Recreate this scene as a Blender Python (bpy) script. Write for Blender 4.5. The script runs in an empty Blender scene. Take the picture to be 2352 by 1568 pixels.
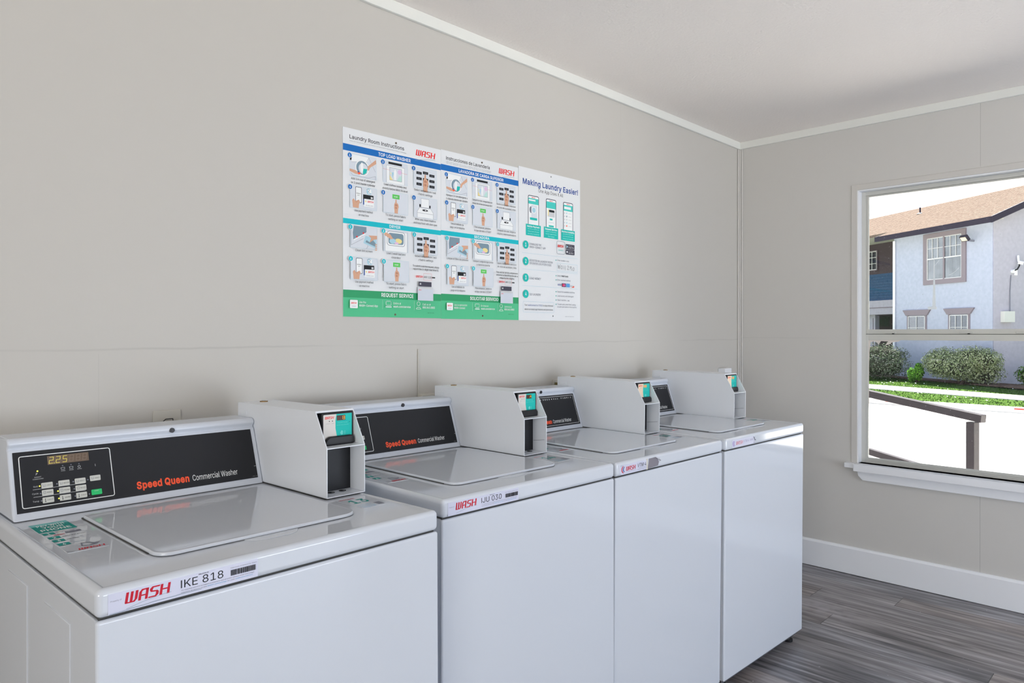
import bmesh, bpy, math, random
from mathutils import Vector, Matrix
from mathutils.geometry import delaunay_2d_cdt

S = bpy.context.scene
COL = S.collection
PI = math.pi
random.seed(7)

# ------------------------------------------------------------------ camera
FPX = 1609.4
CAM_H = 1.3045
yaw, pitch, roll = 0.7775, -0.0029, -0.0007
cam = bpy.data.cameras.new('camera')
cam_o = bpy.data.objects.new('camera', cam)
COL.objects.link(cam_o)
cam.sensor_width = 36.0
cam.sensor_fit = 'HORIZONTAL'
cam.lens = FPX / 2352 * 36.0
cam.shift_y = -(784 - 768.16) / 2352
cam.clip_start = 0.05
cam.clip_end = 400
cam_o.location = (0, 0, CAM_H)
fw = Vector((math.cos(yaw) * math.cos(pitch), math.sin(yaw) * math.cos(pitch), math.sin(pitch)))
cam_o.rotation_mode = 'QUATERNION'
cam_o.rotation_quaternion = fw.to_track_quat('-Z', 'Y') @ Matrix.Rotation(roll, 3, 'Z').to_quaternion()
S.camera = cam_o

# ------------------------------------------------------------------ view, world, sun
S.view_settings.view_transform = 'Standard'
S.view_settings.look = 'None'
S.view_settings.gamma = 1.0
S.view_settings.use_curve_mapping = False
S.view_settings.exposure = 0.0
S.cycles.max_bounces = 10
S.cycles.diffuse_bounces = 6
S.cycles.glossy_bounces = 5
S.cycles.transparent_max_bounces = 12
S.cycles.caustics_reflective = False
S.cycles.caustics_refractive = False
S.cycles.sample_clamp_indirect = 6.0
S.cycles.use_denoising = True

world = bpy.data.worlds.new('sky')
S.world = world
world.use_nodes = True
wn = world.node_tree
bg = wn.nodes['Background']
tc = wn.nodes.new('ShaderNodeTexCoord')
sx = wn.nodes.new('ShaderNodeSeparateXYZ')
cr = wn.nodes.new('ShaderNodeValToRGB')
cr.color_ramp.elements[0].position = 0.0
cr.color_ramp.elements[0].color = (1.0, 1.0, 1.0, 1)
cr.color_ramp.elements[1].position = 0.9
cr.color_ramp.elements[1].color = (0.50, 0.70, 1.0, 1)
wn.links.new(tc.outputs['Generated'], sx.inputs[0])
wn.links.new(sx.outputs['Z'], cr.inputs[0])
wn.links.new(cr.outputs[0], bg.inputs[0])
bg.inputs[1].default_value = 1.35

E1 = Vector((0.53794705, 0.84297863, 0))
N1 = Vector((0.84297863, -0.53794705, 0))
sun = bpy.data.lights.new('sun', 'SUN')
sun_o = bpy.data.objects.new('sun', sun)
COL.objects.link(sun_o)
sun.energy = 25.0
sun.color = (1.0, 0.95, 0.86)
sun.angle = 0.009
sdir = (E1 * 0.92 + N1 * 0.40).normalized() * math.cos(math.radians(56)) + Vector((0, 0, math.sin(math.radians(56))))
sun_o.rotation_mode = 'QUATERNION'
sun_o.rotation_quaternion = sdir.to_track_quat('Z', 'Y')
sun_o.location = (10, 10, 12)


def area(name, loc, size, size_y, direction, power, color):
    l = bpy.data.lights.new(name, 'AREA')
    l.shape = 'RECTANGLE'
    l.size, l.size_y = size, size_y
    l.energy = power
    l.color = color
    o = bpy.data.objects.new(name, l)
    COL.objects.link(o)
    o.location = loc
    o.rotation_mode = 'QUATERNION'
    o.rotation_quaternion = Vector(direction).to_track_quat('-Z', 'Y')
    return o


# room constants
XL, XR, YF, YB, ZC = -3.2, 3.9804, -2.9, 1.992, 2.4456
DX = 2.35
# area lamps added to brighten the room, at unseen front and left wall openings
area('doorway_fill', (DX, YF - 0.02, 0.75), 2.5, 1.3, (0, 1, 0.6), 72, (0.67, 0.80, 1.0))
area('side_wall_fill', (XL + 0.02, -1.2, 1.4), 1.9, 1.3, (1, 0, 0), 76, (1.0, 0.99, 0.95))


# ------------------------------------------------------------------ materials
def lin(c):
    r = []
    for v in c:
        v = v / 255.0
        r.append(v / 12.92 if v <= 0.04045 else ((v + 0.055) / 1.055) ** 2.4)
    return tuple(r) + (1.0,)


MATS = {}


def mat(name, rgb, rough=0.5, metal=0.0, spec=0.5, bump=None, var=None, emit=0, coat=0.0, trans=None):
    """rgb sRGB 0-255. bump=(scale,strength,dist) var=(scale,amount)"""
    if name in MATS:
        return MATS[name]
    m = bpy.data.materials.new(name)
    m.use_nodes = True
    nt = m.node_tree
    b = nt.nodes['Principled BSDF']
    b.inputs['Base Color'].default_value = lin(rgb)
    b.inputs['Roughness'].default_value = rough
    b.inputs['Metallic'].default_value = metal
    b.inputs['Specular IOR Level'].default_value = spec
    if coat:
        b.inputs['Coat Weight'].default_value = coat
        b.inputs['Coat Roughness'].default_value = 0.04
    if emit:
        b.inputs['Emission Color'].default_value = lin(rgb)
        b.inputs['Emission Strength'].default_value = emit
    if bump or var:
        t = nt.nodes.new('ShaderNodeTexCoord')
    if bump:
        n = nt.nodes.new('ShaderNodeTexNoise')
        n.inputs['Scale'].default_value = bump[0]
        n.inputs['Detail'].default_value = 3
        bp = nt.nodes.new('ShaderNodeBump')
        bp.inputs['Strength'].default_value = bump[1]
        bp.inputs['Distance'].default_value = bump[2]
        nt.links.new(t.outputs['Object'], n.inputs['Vector'])
        nt.links.new(n.outputs['Fac'], bp.inputs['Height'])
        nt.links.new(bp.outputs[0], b.inputs['Normal'])
    if var:
        n = nt.nodes.new('ShaderNodeTexNoise')
        n.inputs['Scale'].default_value = var[0]
        n.inputs['Detail'].default_value = 4
        h = nt.nodes.new('ShaderNodeHueSaturation')
        h.inputs['Color'].default_value = lin(rgb)
        mr = nt.nodes.new('ShaderNodeMapRange')
        mr.inputs['From Min'].default_value = 0.3
        mr.inputs['From Max'].default_value = 0.7
        mr.inputs['To Min'].default_value = 1 - var[1]
        mr.inputs['To Max'].default_value = 1 + var[1]
        nt.links.new(t.outputs['Object'], n.inputs['Vector'])
        nt.links.new(n.outputs['Fac'], mr.inputs['Value'])
        nt.links.new(mr.outputs[0], h.inputs['Value'])
        nt.links.new(h.outputs[0], b.inputs['Base Color'])
    MATS[name] = m
    return m


def flat(name, rgb, rough=0.6, spec=0.3):
    return mat(name, rgb, rough, 0, spec)


def nmath(nt, op, a, b=None, clamp=False):
    n = nt.nodes.new('ShaderNodeMath')
    n.operation = op
    n.use_clamp = clamp
    for i, v in enumerate((a, b)):
        if v is None:
            continue
        if isinstance(v, (int, float)):
            n.inputs[i].default_value = v
        else:
            nt.links.new(v, n.inputs[i])
    return n.outputs[0]


def wall_material(name, rgb, seams_h, seams_v):
    """painted hardboard: roller texture, faint panel seams (h: (z,width,depth), v: (axis,pos,zmin,zmax))"""
    m = bpy.data.materials.new(name)
    m.use_nodes = True
    nt = m.node_tree
    b = nt.nodes['Principled BSDF']
    b.inputs['Roughness'].default_value = 0.55
    b.inputs['Specular IOR Level'].default_value = 0.3
    t = nt.nodes.new('ShaderNodeTexCoord')
    s = nt.nodes.new('ShaderNodeSeparateXYZ')
    nt.links.new(t.outputs['Object'], s.inputs[0])
    wob = nt.nodes.new('ShaderNodeTexNoise')
    wob.inputs['Scale'].default_value = 5.0
    wob.inputs['Detail'].default_value = 5
    nt.links.new(t.outputs['Object'], wob.inputs['Vector'])
    w = nmath(nt, 'MULTIPLY', nmath(nt, 'SUBTRACT', wob.outputs['Fac'], 0.5), 0.014)
    total = None
    for z, wd, amt in seams_h:
        d = nmath(nt, 'ABSOLUTE', nmath(nt, 'ADD', nmath(nt, 'SUBTRACT', s.outputs['Z'], z), w))
        k = nmath(nt, 'MULTIPLY', nmath(nt, 'SUBTRACT', 1.0, nmath(nt, 'DIVIDE', d, wd), True), amt)
        pn = nt.nodes.new('ShaderNodeTexNoise')
        pn.inputs['Scale'].default_value = 2.3
        nt.links.new(t.outputs['Object'], pn.inputs['Vector'])
        k = nmath(nt, 'MULTIPLY', k, nmath(nt, 'MULTIPLY', nmath(nt, 'SUBTRACT', pn.outputs['Fac'], 0.35), 4.0, True))
        total = k if total is None else nmath(nt, 'MAXIMUM', total, k)
    for ax, pos, z0, z1, amt in seams_v:
        d = nmath(nt, 'ABSOLUTE', nmath(nt, 'SUBTRACT', s.outputs[ax], pos))
        k = nmath(nt, 'MULTIPLY', nmath(nt, 'LESS_THAN', d, 0.0011), amt)
        k = nmath(nt, 'MULTIPLY', k, nmath(nt, 'GREATER_THAN', s.outputs['Z'], z0))
        k = nmath(nt, 'MULTIPLY', k, nmath(nt, 'LESS_THAN', s.outputs['Z'], z1))
        total = k if total is None else nmath(nt, 'MAXIMUM', total, k)
    mix = nt.nodes.new('ShaderNodeMix')
    mix.data_type = 'RGBA'
    mix.inputs[6].default_value = lin(rgb)
    mix.inputs[7].default_value = lin([c * 0.72 for c in rgb])
    if total is not None:
        nt.links.new(total, mix.inputs[0])
    else:
        mix.inputs[0].default_value = 0
    nt.links.new(mix.outputs[2], b.inputs['Base Color'])
    n = nt.nodes.new('ShaderNodeTexNoise')
    n.inputs['Scale'].default_value = 90
    n.inputs['Detail'].default_value = 4
    mp = nt.nodes.new('ShaderNodeMapping')
    mp.inputs['Scale'].default_value = (1, 1, 2.2)
    nt.links.new(t.outputs['Object'], mp.inputs[0])
    nt.links.new(mp.outputs[0], n.inputs['Vector'])
    hsum = nmath(nt, 'SUBTRACT', nmath(nt, 'MULTIPLY', n.outputs['Fac'], 0.25), total if total is not None else 0.0)
    bp = nt.nodes.new('ShaderNodeBump')
    bp.inputs['Strength'].default_value = 0.25
    bp.inputs['Distance'].default_value = 0.0015
    nt.links.new(hsum, bp.inputs['Height'])
    nt.links.new(bp.outputs[0], b.inputs['Normal'])
    return m


M_ENAMEL = mat('white_enamel', (206, 211, 219), 0.07, 0, 0.6)
M_CONSOLE = mat('white_console_plastic', (206, 212, 222), 0.18, 0, 0.5)
M_BOX = mat('white_powder_coat', (224, 228, 234), 0.32, 0, 0.45)
M_GAP = flat('dark_gap', (70, 70, 68))
M_BLACK = mat('black_panel', (32, 33, 37), 0.45, 0, 0.3, bump=(900, 0.06, 0.0003))
M_BLKPL = mat('black_plastic', (24, 24, 27), 0.4, 0, 0.35)
M_STEEL = mat('dull_steel', (150, 152, 155), 0.35, 0.9)
M_GALV = mat('galvanised_steel', (150, 155, 165), 0.4, 0.7)
M_BRASS = mat('brass', (150, 118, 70), 0.35, 0.9)
M_INK = flat('black_ink', (26, 28, 32))
M_GREY = flat('grey_ink', (120, 122, 135))
M_LGREY = flat('light_grey_ink', (205, 206, 208))
M_WHITE = flat('white_ink', (238, 240, 240))
M_RED = flat('red_ink', (196, 24, 48))
M_RED2 = flat('bright_red_ink', (232, 40, 40))
M_ORANGE = flat('orange_ink', (250, 92, 56))
M_TEAL = flat('teal_ink', (22, 186, 176))
M_TEALD = flat('dark_teal_ink', (0, 138, 130))
M_CYAN = flat('turquoise_ink', (10, 186, 200))
M_BLUE = flat('blue_ink', (14, 106, 184))
M_NAVY = flat('navy_ink', (42, 78, 150))
M_GRN = flat('green_ink', (82, 192, 140))
M_GRND = flat('dark_green_ink', (48, 158, 104))
M_GRNB = flat('button_green_ink', (92, 200, 92))
M_BTN = mat('grey_button', (205, 206, 200), 0.4)
M_START = mat('green_button', (22, 196, 110), 0.35)
M_AMBER_OFF = flat('amber_display_off', (112, 96, 82), 0.25)
M_AMBER_SEG = flat('amber_display_ghost', (140, 122, 108), 0.25)
M_AMBER = mat('amber_digit', (205, 190, 84), 0.4, emit=0.28)
M_AMBER2 = mat('amber_reader_digit', (250, 180, 50), 0.4, emit=0.8)
M_LED = mat('lit_indicator', (230, 226, 90), 0.4, emit=0.6)
M_POSTER = mat('poster_board_white', (226, 228, 230), 0.35, 0, 0.4)
M_CELL = flat('pale_blue_print', (214, 219, 226))
M_SKIN = flat('printed_skin', (214, 166, 138))
M_SKIN2 = flat('printed_skin_shadow', (190, 136, 110))
M_STEELBL = flat('printed_slate', (124, 148, 162))
M_PALEBL = flat('printed_pale_blue', (170, 208, 222))
M_PINK = flat('printed_pink', (226, 190, 222))
M_YEL = flat('printed_yellow', (240, 222, 150))
M_LAB = mat('label_white', (206, 208, 226), 0.3, 0, 0.5)
M_LABC = flat('label_blue_text', (70, 160, 200))
M_READER = flat('reader_grey_print', (214, 210, 204), 0.35)
M_CREAM = flat('cream_glow_reflection', (232, 208, 180), 0.35)
M_TRIM = mat('trim_paint', (226, 227, 222), 0.45, bump=(30, 0.15, 0.001))
M_WTRIM = mat('white_gloss_paint', (236, 238, 242), 0.35, bump=(40, 0.2, 0.001))
M_CASING = mat('casing_paint', (203, 200, 195), 0.5, bump=(50, 0.15, 0.0008))
M_ALU = mat('window_aluminium', (206, 206, 200), 0.4, 0.3)
M_CEIL = mat('textured_ceiling_paint', (240, 234, 229), 0.8, 0, 0.2, bump=(85, 0.55, 0.004))
M_WALLB = wall_material('painted_wall_back', (195, 192, 186), [(1.262, 0.0045, 0.28)], [(0, 1.546, 1.10, 1.245, 0.6), (0, 2.768, 1.25, 2.4, 0.12), (0, 0.53, 0.0, 1.25, 0.10)])
M_WALLR = wall_material('painted_wall_window', (204, 202, 198), [(1.272, 0.004, 0.2)], [(1, 0.759, 0.148, 0.515, 0.55), (1, 0.759, 2.1, 2.42, 0.45)])
M_WALLO = wall_material('painted_wall_other', (202, 200, 196), [], [])


def floor_material():
    m = bpy.data.materials.new('grey_vinyl_planks')
    m.use_nodes = True
    nt = m.node_tree
    L = nt.links.new
    b = nt.nodes['Principled BSDF']
    b.inputs['Roughness'].default_value = 0.33
    b.inputs['Specular IOR Level'].default_value = 0.5
    t = nt.nodes.new('ShaderNodeTexCoord')
    s = nt.nodes.new('ShaderNodeSeparateXYZ')
    L(t.outputs['Object'], s.inputs[0])
    W = 0.152
    px = nmath(nt, 'DIVIDE', nmath(nt, 'SUBTRACT', XR - 0.02, s.outputs['X']), W)
    ix = nmath(nt, 'FLOOR', px)
    wn1 = nt.nodes.new('ShaderNodeTexWhiteNoise')
    wn1.noise_dimensions = '1D'
    L(ix, wn1.inputs['W'])
    py = nmath(nt, 'DIVIDE', nmath(nt, 'ADD', s.outputs['Y'], nmath(nt, 'MULTIPLY', wn1.outputs['Value'], 1.2)), 1.22)
    iy = nmath(nt, 'FLOOR', py)
    cmb = nt.nodes.new('ShaderNodeCombineXYZ')
    L(ix, cmb.inputs[0])
    L(iy, cmb.inputs[1])
    wn2 = nt.nodes.new('ShaderNodeTexWhiteNoise')
    wn2.noise_dimensions = '2D'
    L(cmb.outputs[0], wn2.inputs['Vector'])
    # grain
    mp = nt.nodes.new('ShaderNodeMapping')
    mp.inputs['Scale'].default_value = (46, 2.6, 1)
    add = nt.nodes.new('ShaderNodeVectorMath')
    add.operation = 'MULTIPLY_ADD'
    L(cmb.outputs[0], add.inputs[0])
    add.inputs[1].default_value = (3.7, 5.3, 0)
    L(t.outputs['Object'], add.inputs[2])
    L(add.outputs[0], mp.inputs[0])
    n1 = nt.nodes.new('ShaderNodeTexNoise')
    n1.inputs['Scale'].default_value = 1.0
    n1.inputs['Detail'].default_value = 6
    n1.inputs['Distortion'].default_value = 0.6
    L(mp.outputs[0], n1.inputs['Vector'])
    mp2 = nt.nodes.new('ShaderNodeMapping')
    mp2.inputs['Scale'].default_value = (9, 1.4, 1)
    L(add.outputs[0], mp2.inputs[0])
    n2 = nt.nodes.new('ShaderNodeTexNoise')
    n2.inputs['Detail'].default_value = 4
    n2.inputs['Scale'].default_value = 1.0
    L(mp2.outputs[0], n2.inputs['Vector'])
    f = nmath(nt, 'ADD', nmath(nt, 'MULTIPLY', n1.outputs['Fac'], 0.55), nmath(nt, 'MULTIPLY', n2.outputs['Fac'], 0.45))
    ramp = nt.nodes.new('ShaderNodeValToRGB')
    e = ramp.color_ramp.elements
    e[0].position, e[0].color = 0.38, lin((78, 76, 80))
    e[1].position, e[1].color = 0.64, lin((176, 174, 180))
    mid = ramp.color_ramp.elements.new(0.5)
    mid.color = lin((128, 125, 128))
    L(f, ramp.inputs[0])
    hsv = nt.nodes.new('ShaderNodeHueSaturation')
    L(ramp.outputs[0], hsv.inputs['Color'])
    L(nmath(nt, 'ADD', 0.84, nmath(nt, 'MULTIPLY', wn2.outputs['Value'], 0.3)), hsv.inputs['Value'])
    # warm tint on some planks
    mixc = nt.nodes.new('ShaderNodeMix')
    mixc.data_type = 'RGBA'
    mixc.blend_type = 'MULTIPLY'
    mixc.inputs[7].default_value = (1.0, 0.90, 0.80, 1)
    L(nmath(nt, 'MULTIPLY', nmath(nt, 'SUBTRACT', wn2.outputs['Value'], 0.35), 1.4, True), mixc.inputs[0])
    L(hsv.outputs[0], mixc.inputs[6])
    fx = nmath(nt, 'FRACT', px)
    fy = nmath(nt, 'FRACT', py)
    gx = nmath(nt, 'LESS_THAN', nmath(nt, 'MINIMUM', fx, nmath(nt, 'SUBTRACT', 1.0, fx)), 0.006)
    gy = nmath(nt, 'LESS_THAN', fy, 0.0022)
    g = nmath(nt, 'MAXIMUM', nmath(nt, 'MULTIPLY', gx, 0.45), nmath(nt, 'MULTIPLY', gy, 0.9))
    mixg = nt.nodes.new('ShaderNodeMix')
    mixg.data_type = 'RGBA'
    L(g, mixg.inputs[0])
    L(mixc.outputs[2], mixg.inputs[6])
    mixg.inputs[7].default_value = lin((48, 45, 45))
    # whitish scuffed patch by the end washer and a few paint specks
    vd = nt.nodes.new('ShaderNodeVectorMath')
    vd.operation = 'DISTANCE'
    mp3 = nt.nodes.new('ShaderNodeMapping')
    mp3.inputs['Scale'].default_value = (1.6, 0.8, 1)
    L(t.outputs['Object'], mp3.inputs[0])
    L(mp3.outputs[0], vd.inputs[0])
    vd.inputs[1].default_value = (3.40 * 1.6, 1.33 * 0.8, 0)
    n3 = nt.nodes.new('ShaderNodeTexNoise')
    n3.inputs['Scale'].default_value = 14
    n3.inputs['Detail'].default_value = 5
    L(t.outputs['Object'], n3.inputs['Vector'])
    patch = nmath(nt, 'MULTIPLY', nmath(nt, 'SUBTRACT', 1.0, nmath(nt, 'DIVIDE', vd.outputs['Value'], 0.26), True), nmath(nt, 'MULTIPLY', nmath(nt, 'SUBTRACT', n3.outputs['Fac'], 0.38), 6.0, True))
    n4 = nt.nodes.new('ShaderNodeTexNoise')
    n4.inputs['Scale'].default_value = 55
    n4.inputs['Detail'].default_value = 1
    L(t.outputs['Object'], n4.inputs['Vector'])
    speck = nmath(nt, 'GREATER_THAN', n4.outputs['Fac'], 0.785)
    mixs = nt.nodes.new('ShaderNodeMix')
    mixs.data_type = 'RGBA'
    L(nmath(nt, 'MAXIMUM', nmath(nt, 'MULTIPLY', patch, 0.6), speck), mixs.inputs[0])
    L(mixg.outputs[2], mixs.inputs[6])
    mixs.inputs[7].default_value = lin((178, 174, 180))
    L(mixs.outputs[2], b.inputs['Base Color'])
    bp = nt.nodes.new('ShaderNodeBump')
    bp.inputs['Strength'].default_value = 0.35
    bp.inputs['Distance'].default_value = 0.0008
    L(nmath(nt, 'SUBTRACT', n1.outputs['Fac'], g), bp.inputs['Height'])
    L(bp.outputs[0], b.inputs['Normal'])
    return m


M_FLOOR = floor_material()


def glass_material():
    m = bpy.data.materials.new('window_glass')
    m.use_nodes = True
    nt = m.node_tree
    nt.nodes.remove(nt.nodes['Principled BSDF'])
    out = nt.nodes['Material Output']
    tr = nt.nodes.new('ShaderNodeBsdfTransparent')
    tr.inputs[0].default_value = (0.97, 0.985, 1.0, 1)
    gl = nt.nodes.new('ShaderNodeBsdfGlossy')
    gl.inputs['Roughness'].default_value = 0.01
    fr = nt.nodes.new('ShaderNodeFresnel')
    fr.inputs['IOR'].default_value = 1.35
    mx = nt.nodes.new('ShaderNodeMixShader')
    nt.links.new(fr.outputs[0], mx.inputs[0])
    nt.links.new(tr.outputs[0], mx.inputs[1])
    nt.links.new(gl.outputs[0], mx.inputs[2])
    # specks of dirt on the pane
    df = nt.nodes.new('ShaderNodeBsdfDiffuse')
    df.inputs[0].default_value = (0.85, 0.87, 0.9, 1)
    t = nt.nodes.new('ShaderNodeTexCoord')
    v = nt.nodes.new('ShaderNodeTexNoise')
    v.inputs['Scale'].default_value = 160
    v.inputs['Detail'].default_value = 2
    nt.links.new(t.outputs['Object'], v.inputs['Vector'])
    k = nmath(nt, 'MULTIPLY', nmath(nt, 'GREATER_THAN', v.outputs['Fac'], 0.745), 0.5)
    m2 = nt.nodes.new('ShaderNodeMixShader')
    nt.links.new(k, m2.inputs[0])
    nt.links.new(mx.outputs[0], m2.inputs[1])
    nt.links.new(df.outputs[0], m2.inputs[2])
    nt.links.new(m2.outputs[0], out.inputs[0])
    return m


M_GLASS = glass_material()


# ------------------------------------------------------------------ mesh builder
class MB:
    def __init__(self):
        self.v, self.f, self.mi, self.mats = [], [], [], []

    def m(self, mt):
        if mt not in self.mats:
            self.mats.append(mt)
        return self.mats.index(mt)

    def add(self, verts, faces, mt):
        o = len(self.v)
        k = self.m(mt)
        self.v += [tuple(p) for p in verts]
        for f in faces:
            self.f.append([o + i for i in f])
            self.mi.append(k)
        return self

    def face(self, pts, mt):
        return self.add(pts, [list(range(len(pts)))], mt)

    def addbm(self, bm, mt):
        bm.verts.index_update()
        self.add([v.co[:] for v in bm.verts], [[v.index for v in f.verts] for f in bm.faces], mt)
        bm.free()
        return self

    def box(self, x0, x1, y0, y1, z0, z1, mt, bev=0, seg=2):
        bm = bmesh.new()
        bmesh.ops.create_cube(bm, size=1)
        for v in bm.verts:
            v.co = ((x0 + x1) / 2 + v.co.x * (x1 - x0), (y0 + y1) / 2 + v.co.y * (y1 - y0), (z0 + z1) / 2 + v.co.z * (z1 - z0))
        if bev:
            bmesh.ops.bevel(bm, geom=list(bm.edges), offset=bev, segments=seg, affect='EDGES', profile=0.5)
        return self.addbm(bm, mt)

    def prism(self, pts, vec, mt, bev=0, seg=2, only_ends=False):
        """closed planar polygon pts (3D) swept along vec"""
        vec = Vector(vec)
        bm = bmesh.new()
        a = [bm.verts.new(p) for p in pts]
        b = [bm.verts.new(Vector(p) + vec) for p in pts]
        n = len(pts)
        bm.faces.new(list(reversed(a)))
        bm.faces.new(b)
        for i in range(n):
            bm.faces.new([a[i], a[(i + 1) % n], b[(i + 1) % n], b[i]])
        bmesh.ops.recalc_face_normals(bm, faces=bm.faces)
        if bev:
            if only_ends == 'top':
                sb = set(b)
                ed = [e for e in bm.edges if e.verts[0] in sb and e.verts[1] in sb]
            elif only_ends:
                sa, sb = set(a), set(b)
                ed = [e for e in bm.edges if (e.verts[0] in sa) == (e.verts[1] in sa)]
            else:
                ed = list(bm.edges)
            bmesh.ops.bevel(bm, geom=ed, offset=bev, segments=seg, affect='EDGES', profile=0.5)
        return self.addbm(bm, mt)

    def tube(self, path, r, mt, n=10, cap=True):
        path = [Vector(p) for p in path]
        rings = []
        for i, p in enumerate(path):
            d = (path[min(i + 1, len(path) - 1)] - path[max(i - 1, 0)]).normalized()
            u = d.orthogonal().normalized() if i == 0 else (rings_u - d * rings_u.dot(d)).normalized()
            rings_u = u
            w = d.cross(u)
            rr = r[i] if isinstance(r, (list, tuple)) else r
            rings.append([p + (u * math.cos(2 * PI * k / n) + w * math.sin(2 * PI * k / n)) * rr for k in range(n)])
        vs = [q for ring in rings for q in ring]
        fs = []
        for i in range(len(path) - 1):
            for k in range(n):
                fs.append([i * n + k, i * n + (k + 1) % n, (i + 1) * n + (k + 1) % n, (i + 1) * n + k])
        if cap:
            fs.append(list(reversed(range(n))))
            fs.append([(len(path) - 1) * n + k for k in range(n)])
        return self.add(vs, fs, mt)

    def build(self, name, parent=None, shift=(0, 0, 0), smooth=False, loc=None):
        me = bpy.data.meshes.new(name)
        sh = Vector(shift)
        me.from_pydata([tuple(Vector(p) + sh) for p in self.v], [], self.f)
        for m_ in self.mats:
            me.materials.append(m_)
        me.polygons.foreach_set('material_index', self.mi)
        if smooth:
            me.polygons.foreach_set('use_smooth', [True] * len(me.polygons))
            me.set_sharp_from_angle(angle=math.radians(38))
        me.update()
        o = bpy.data.objects.new(name, me)
        COL.objects.link(o)
        if smooth:
            wm = o.modifiers.new('wn', 'WEIGHTED_NORMAL')
            wm.keep_sharp = True
            wm.weight = 90
        if parent:
            o.parent = parent
        if loc is not None:
            o.location = loc
        return o


def tag(o, label, cat, group=None, kind=None):
    if label:
        o['label'] = label
    if cat:
        o['category'] = cat
    if group:
        o['group'] = group
    if kind:
        o['kind'] = kind
    return o


def struct(o):
    o['kind'] = 'structure'
    return o


def empty(name, loc=(0, 0, 0)):
    o = bpy.data.objects.new(name, None)
    o.empty_display_size = 0.05
    COL.objects.link(o)
    o.location = loc
    return o


# ------------------------------------------------------------------ lettering
_TXT = {}
GCH = "ABCDEFGHIJKLMNOPQRSTUVWXYZabcdefghijklmnopqrstuvwxyz0123456789.,/!-&áéíóú"
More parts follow.
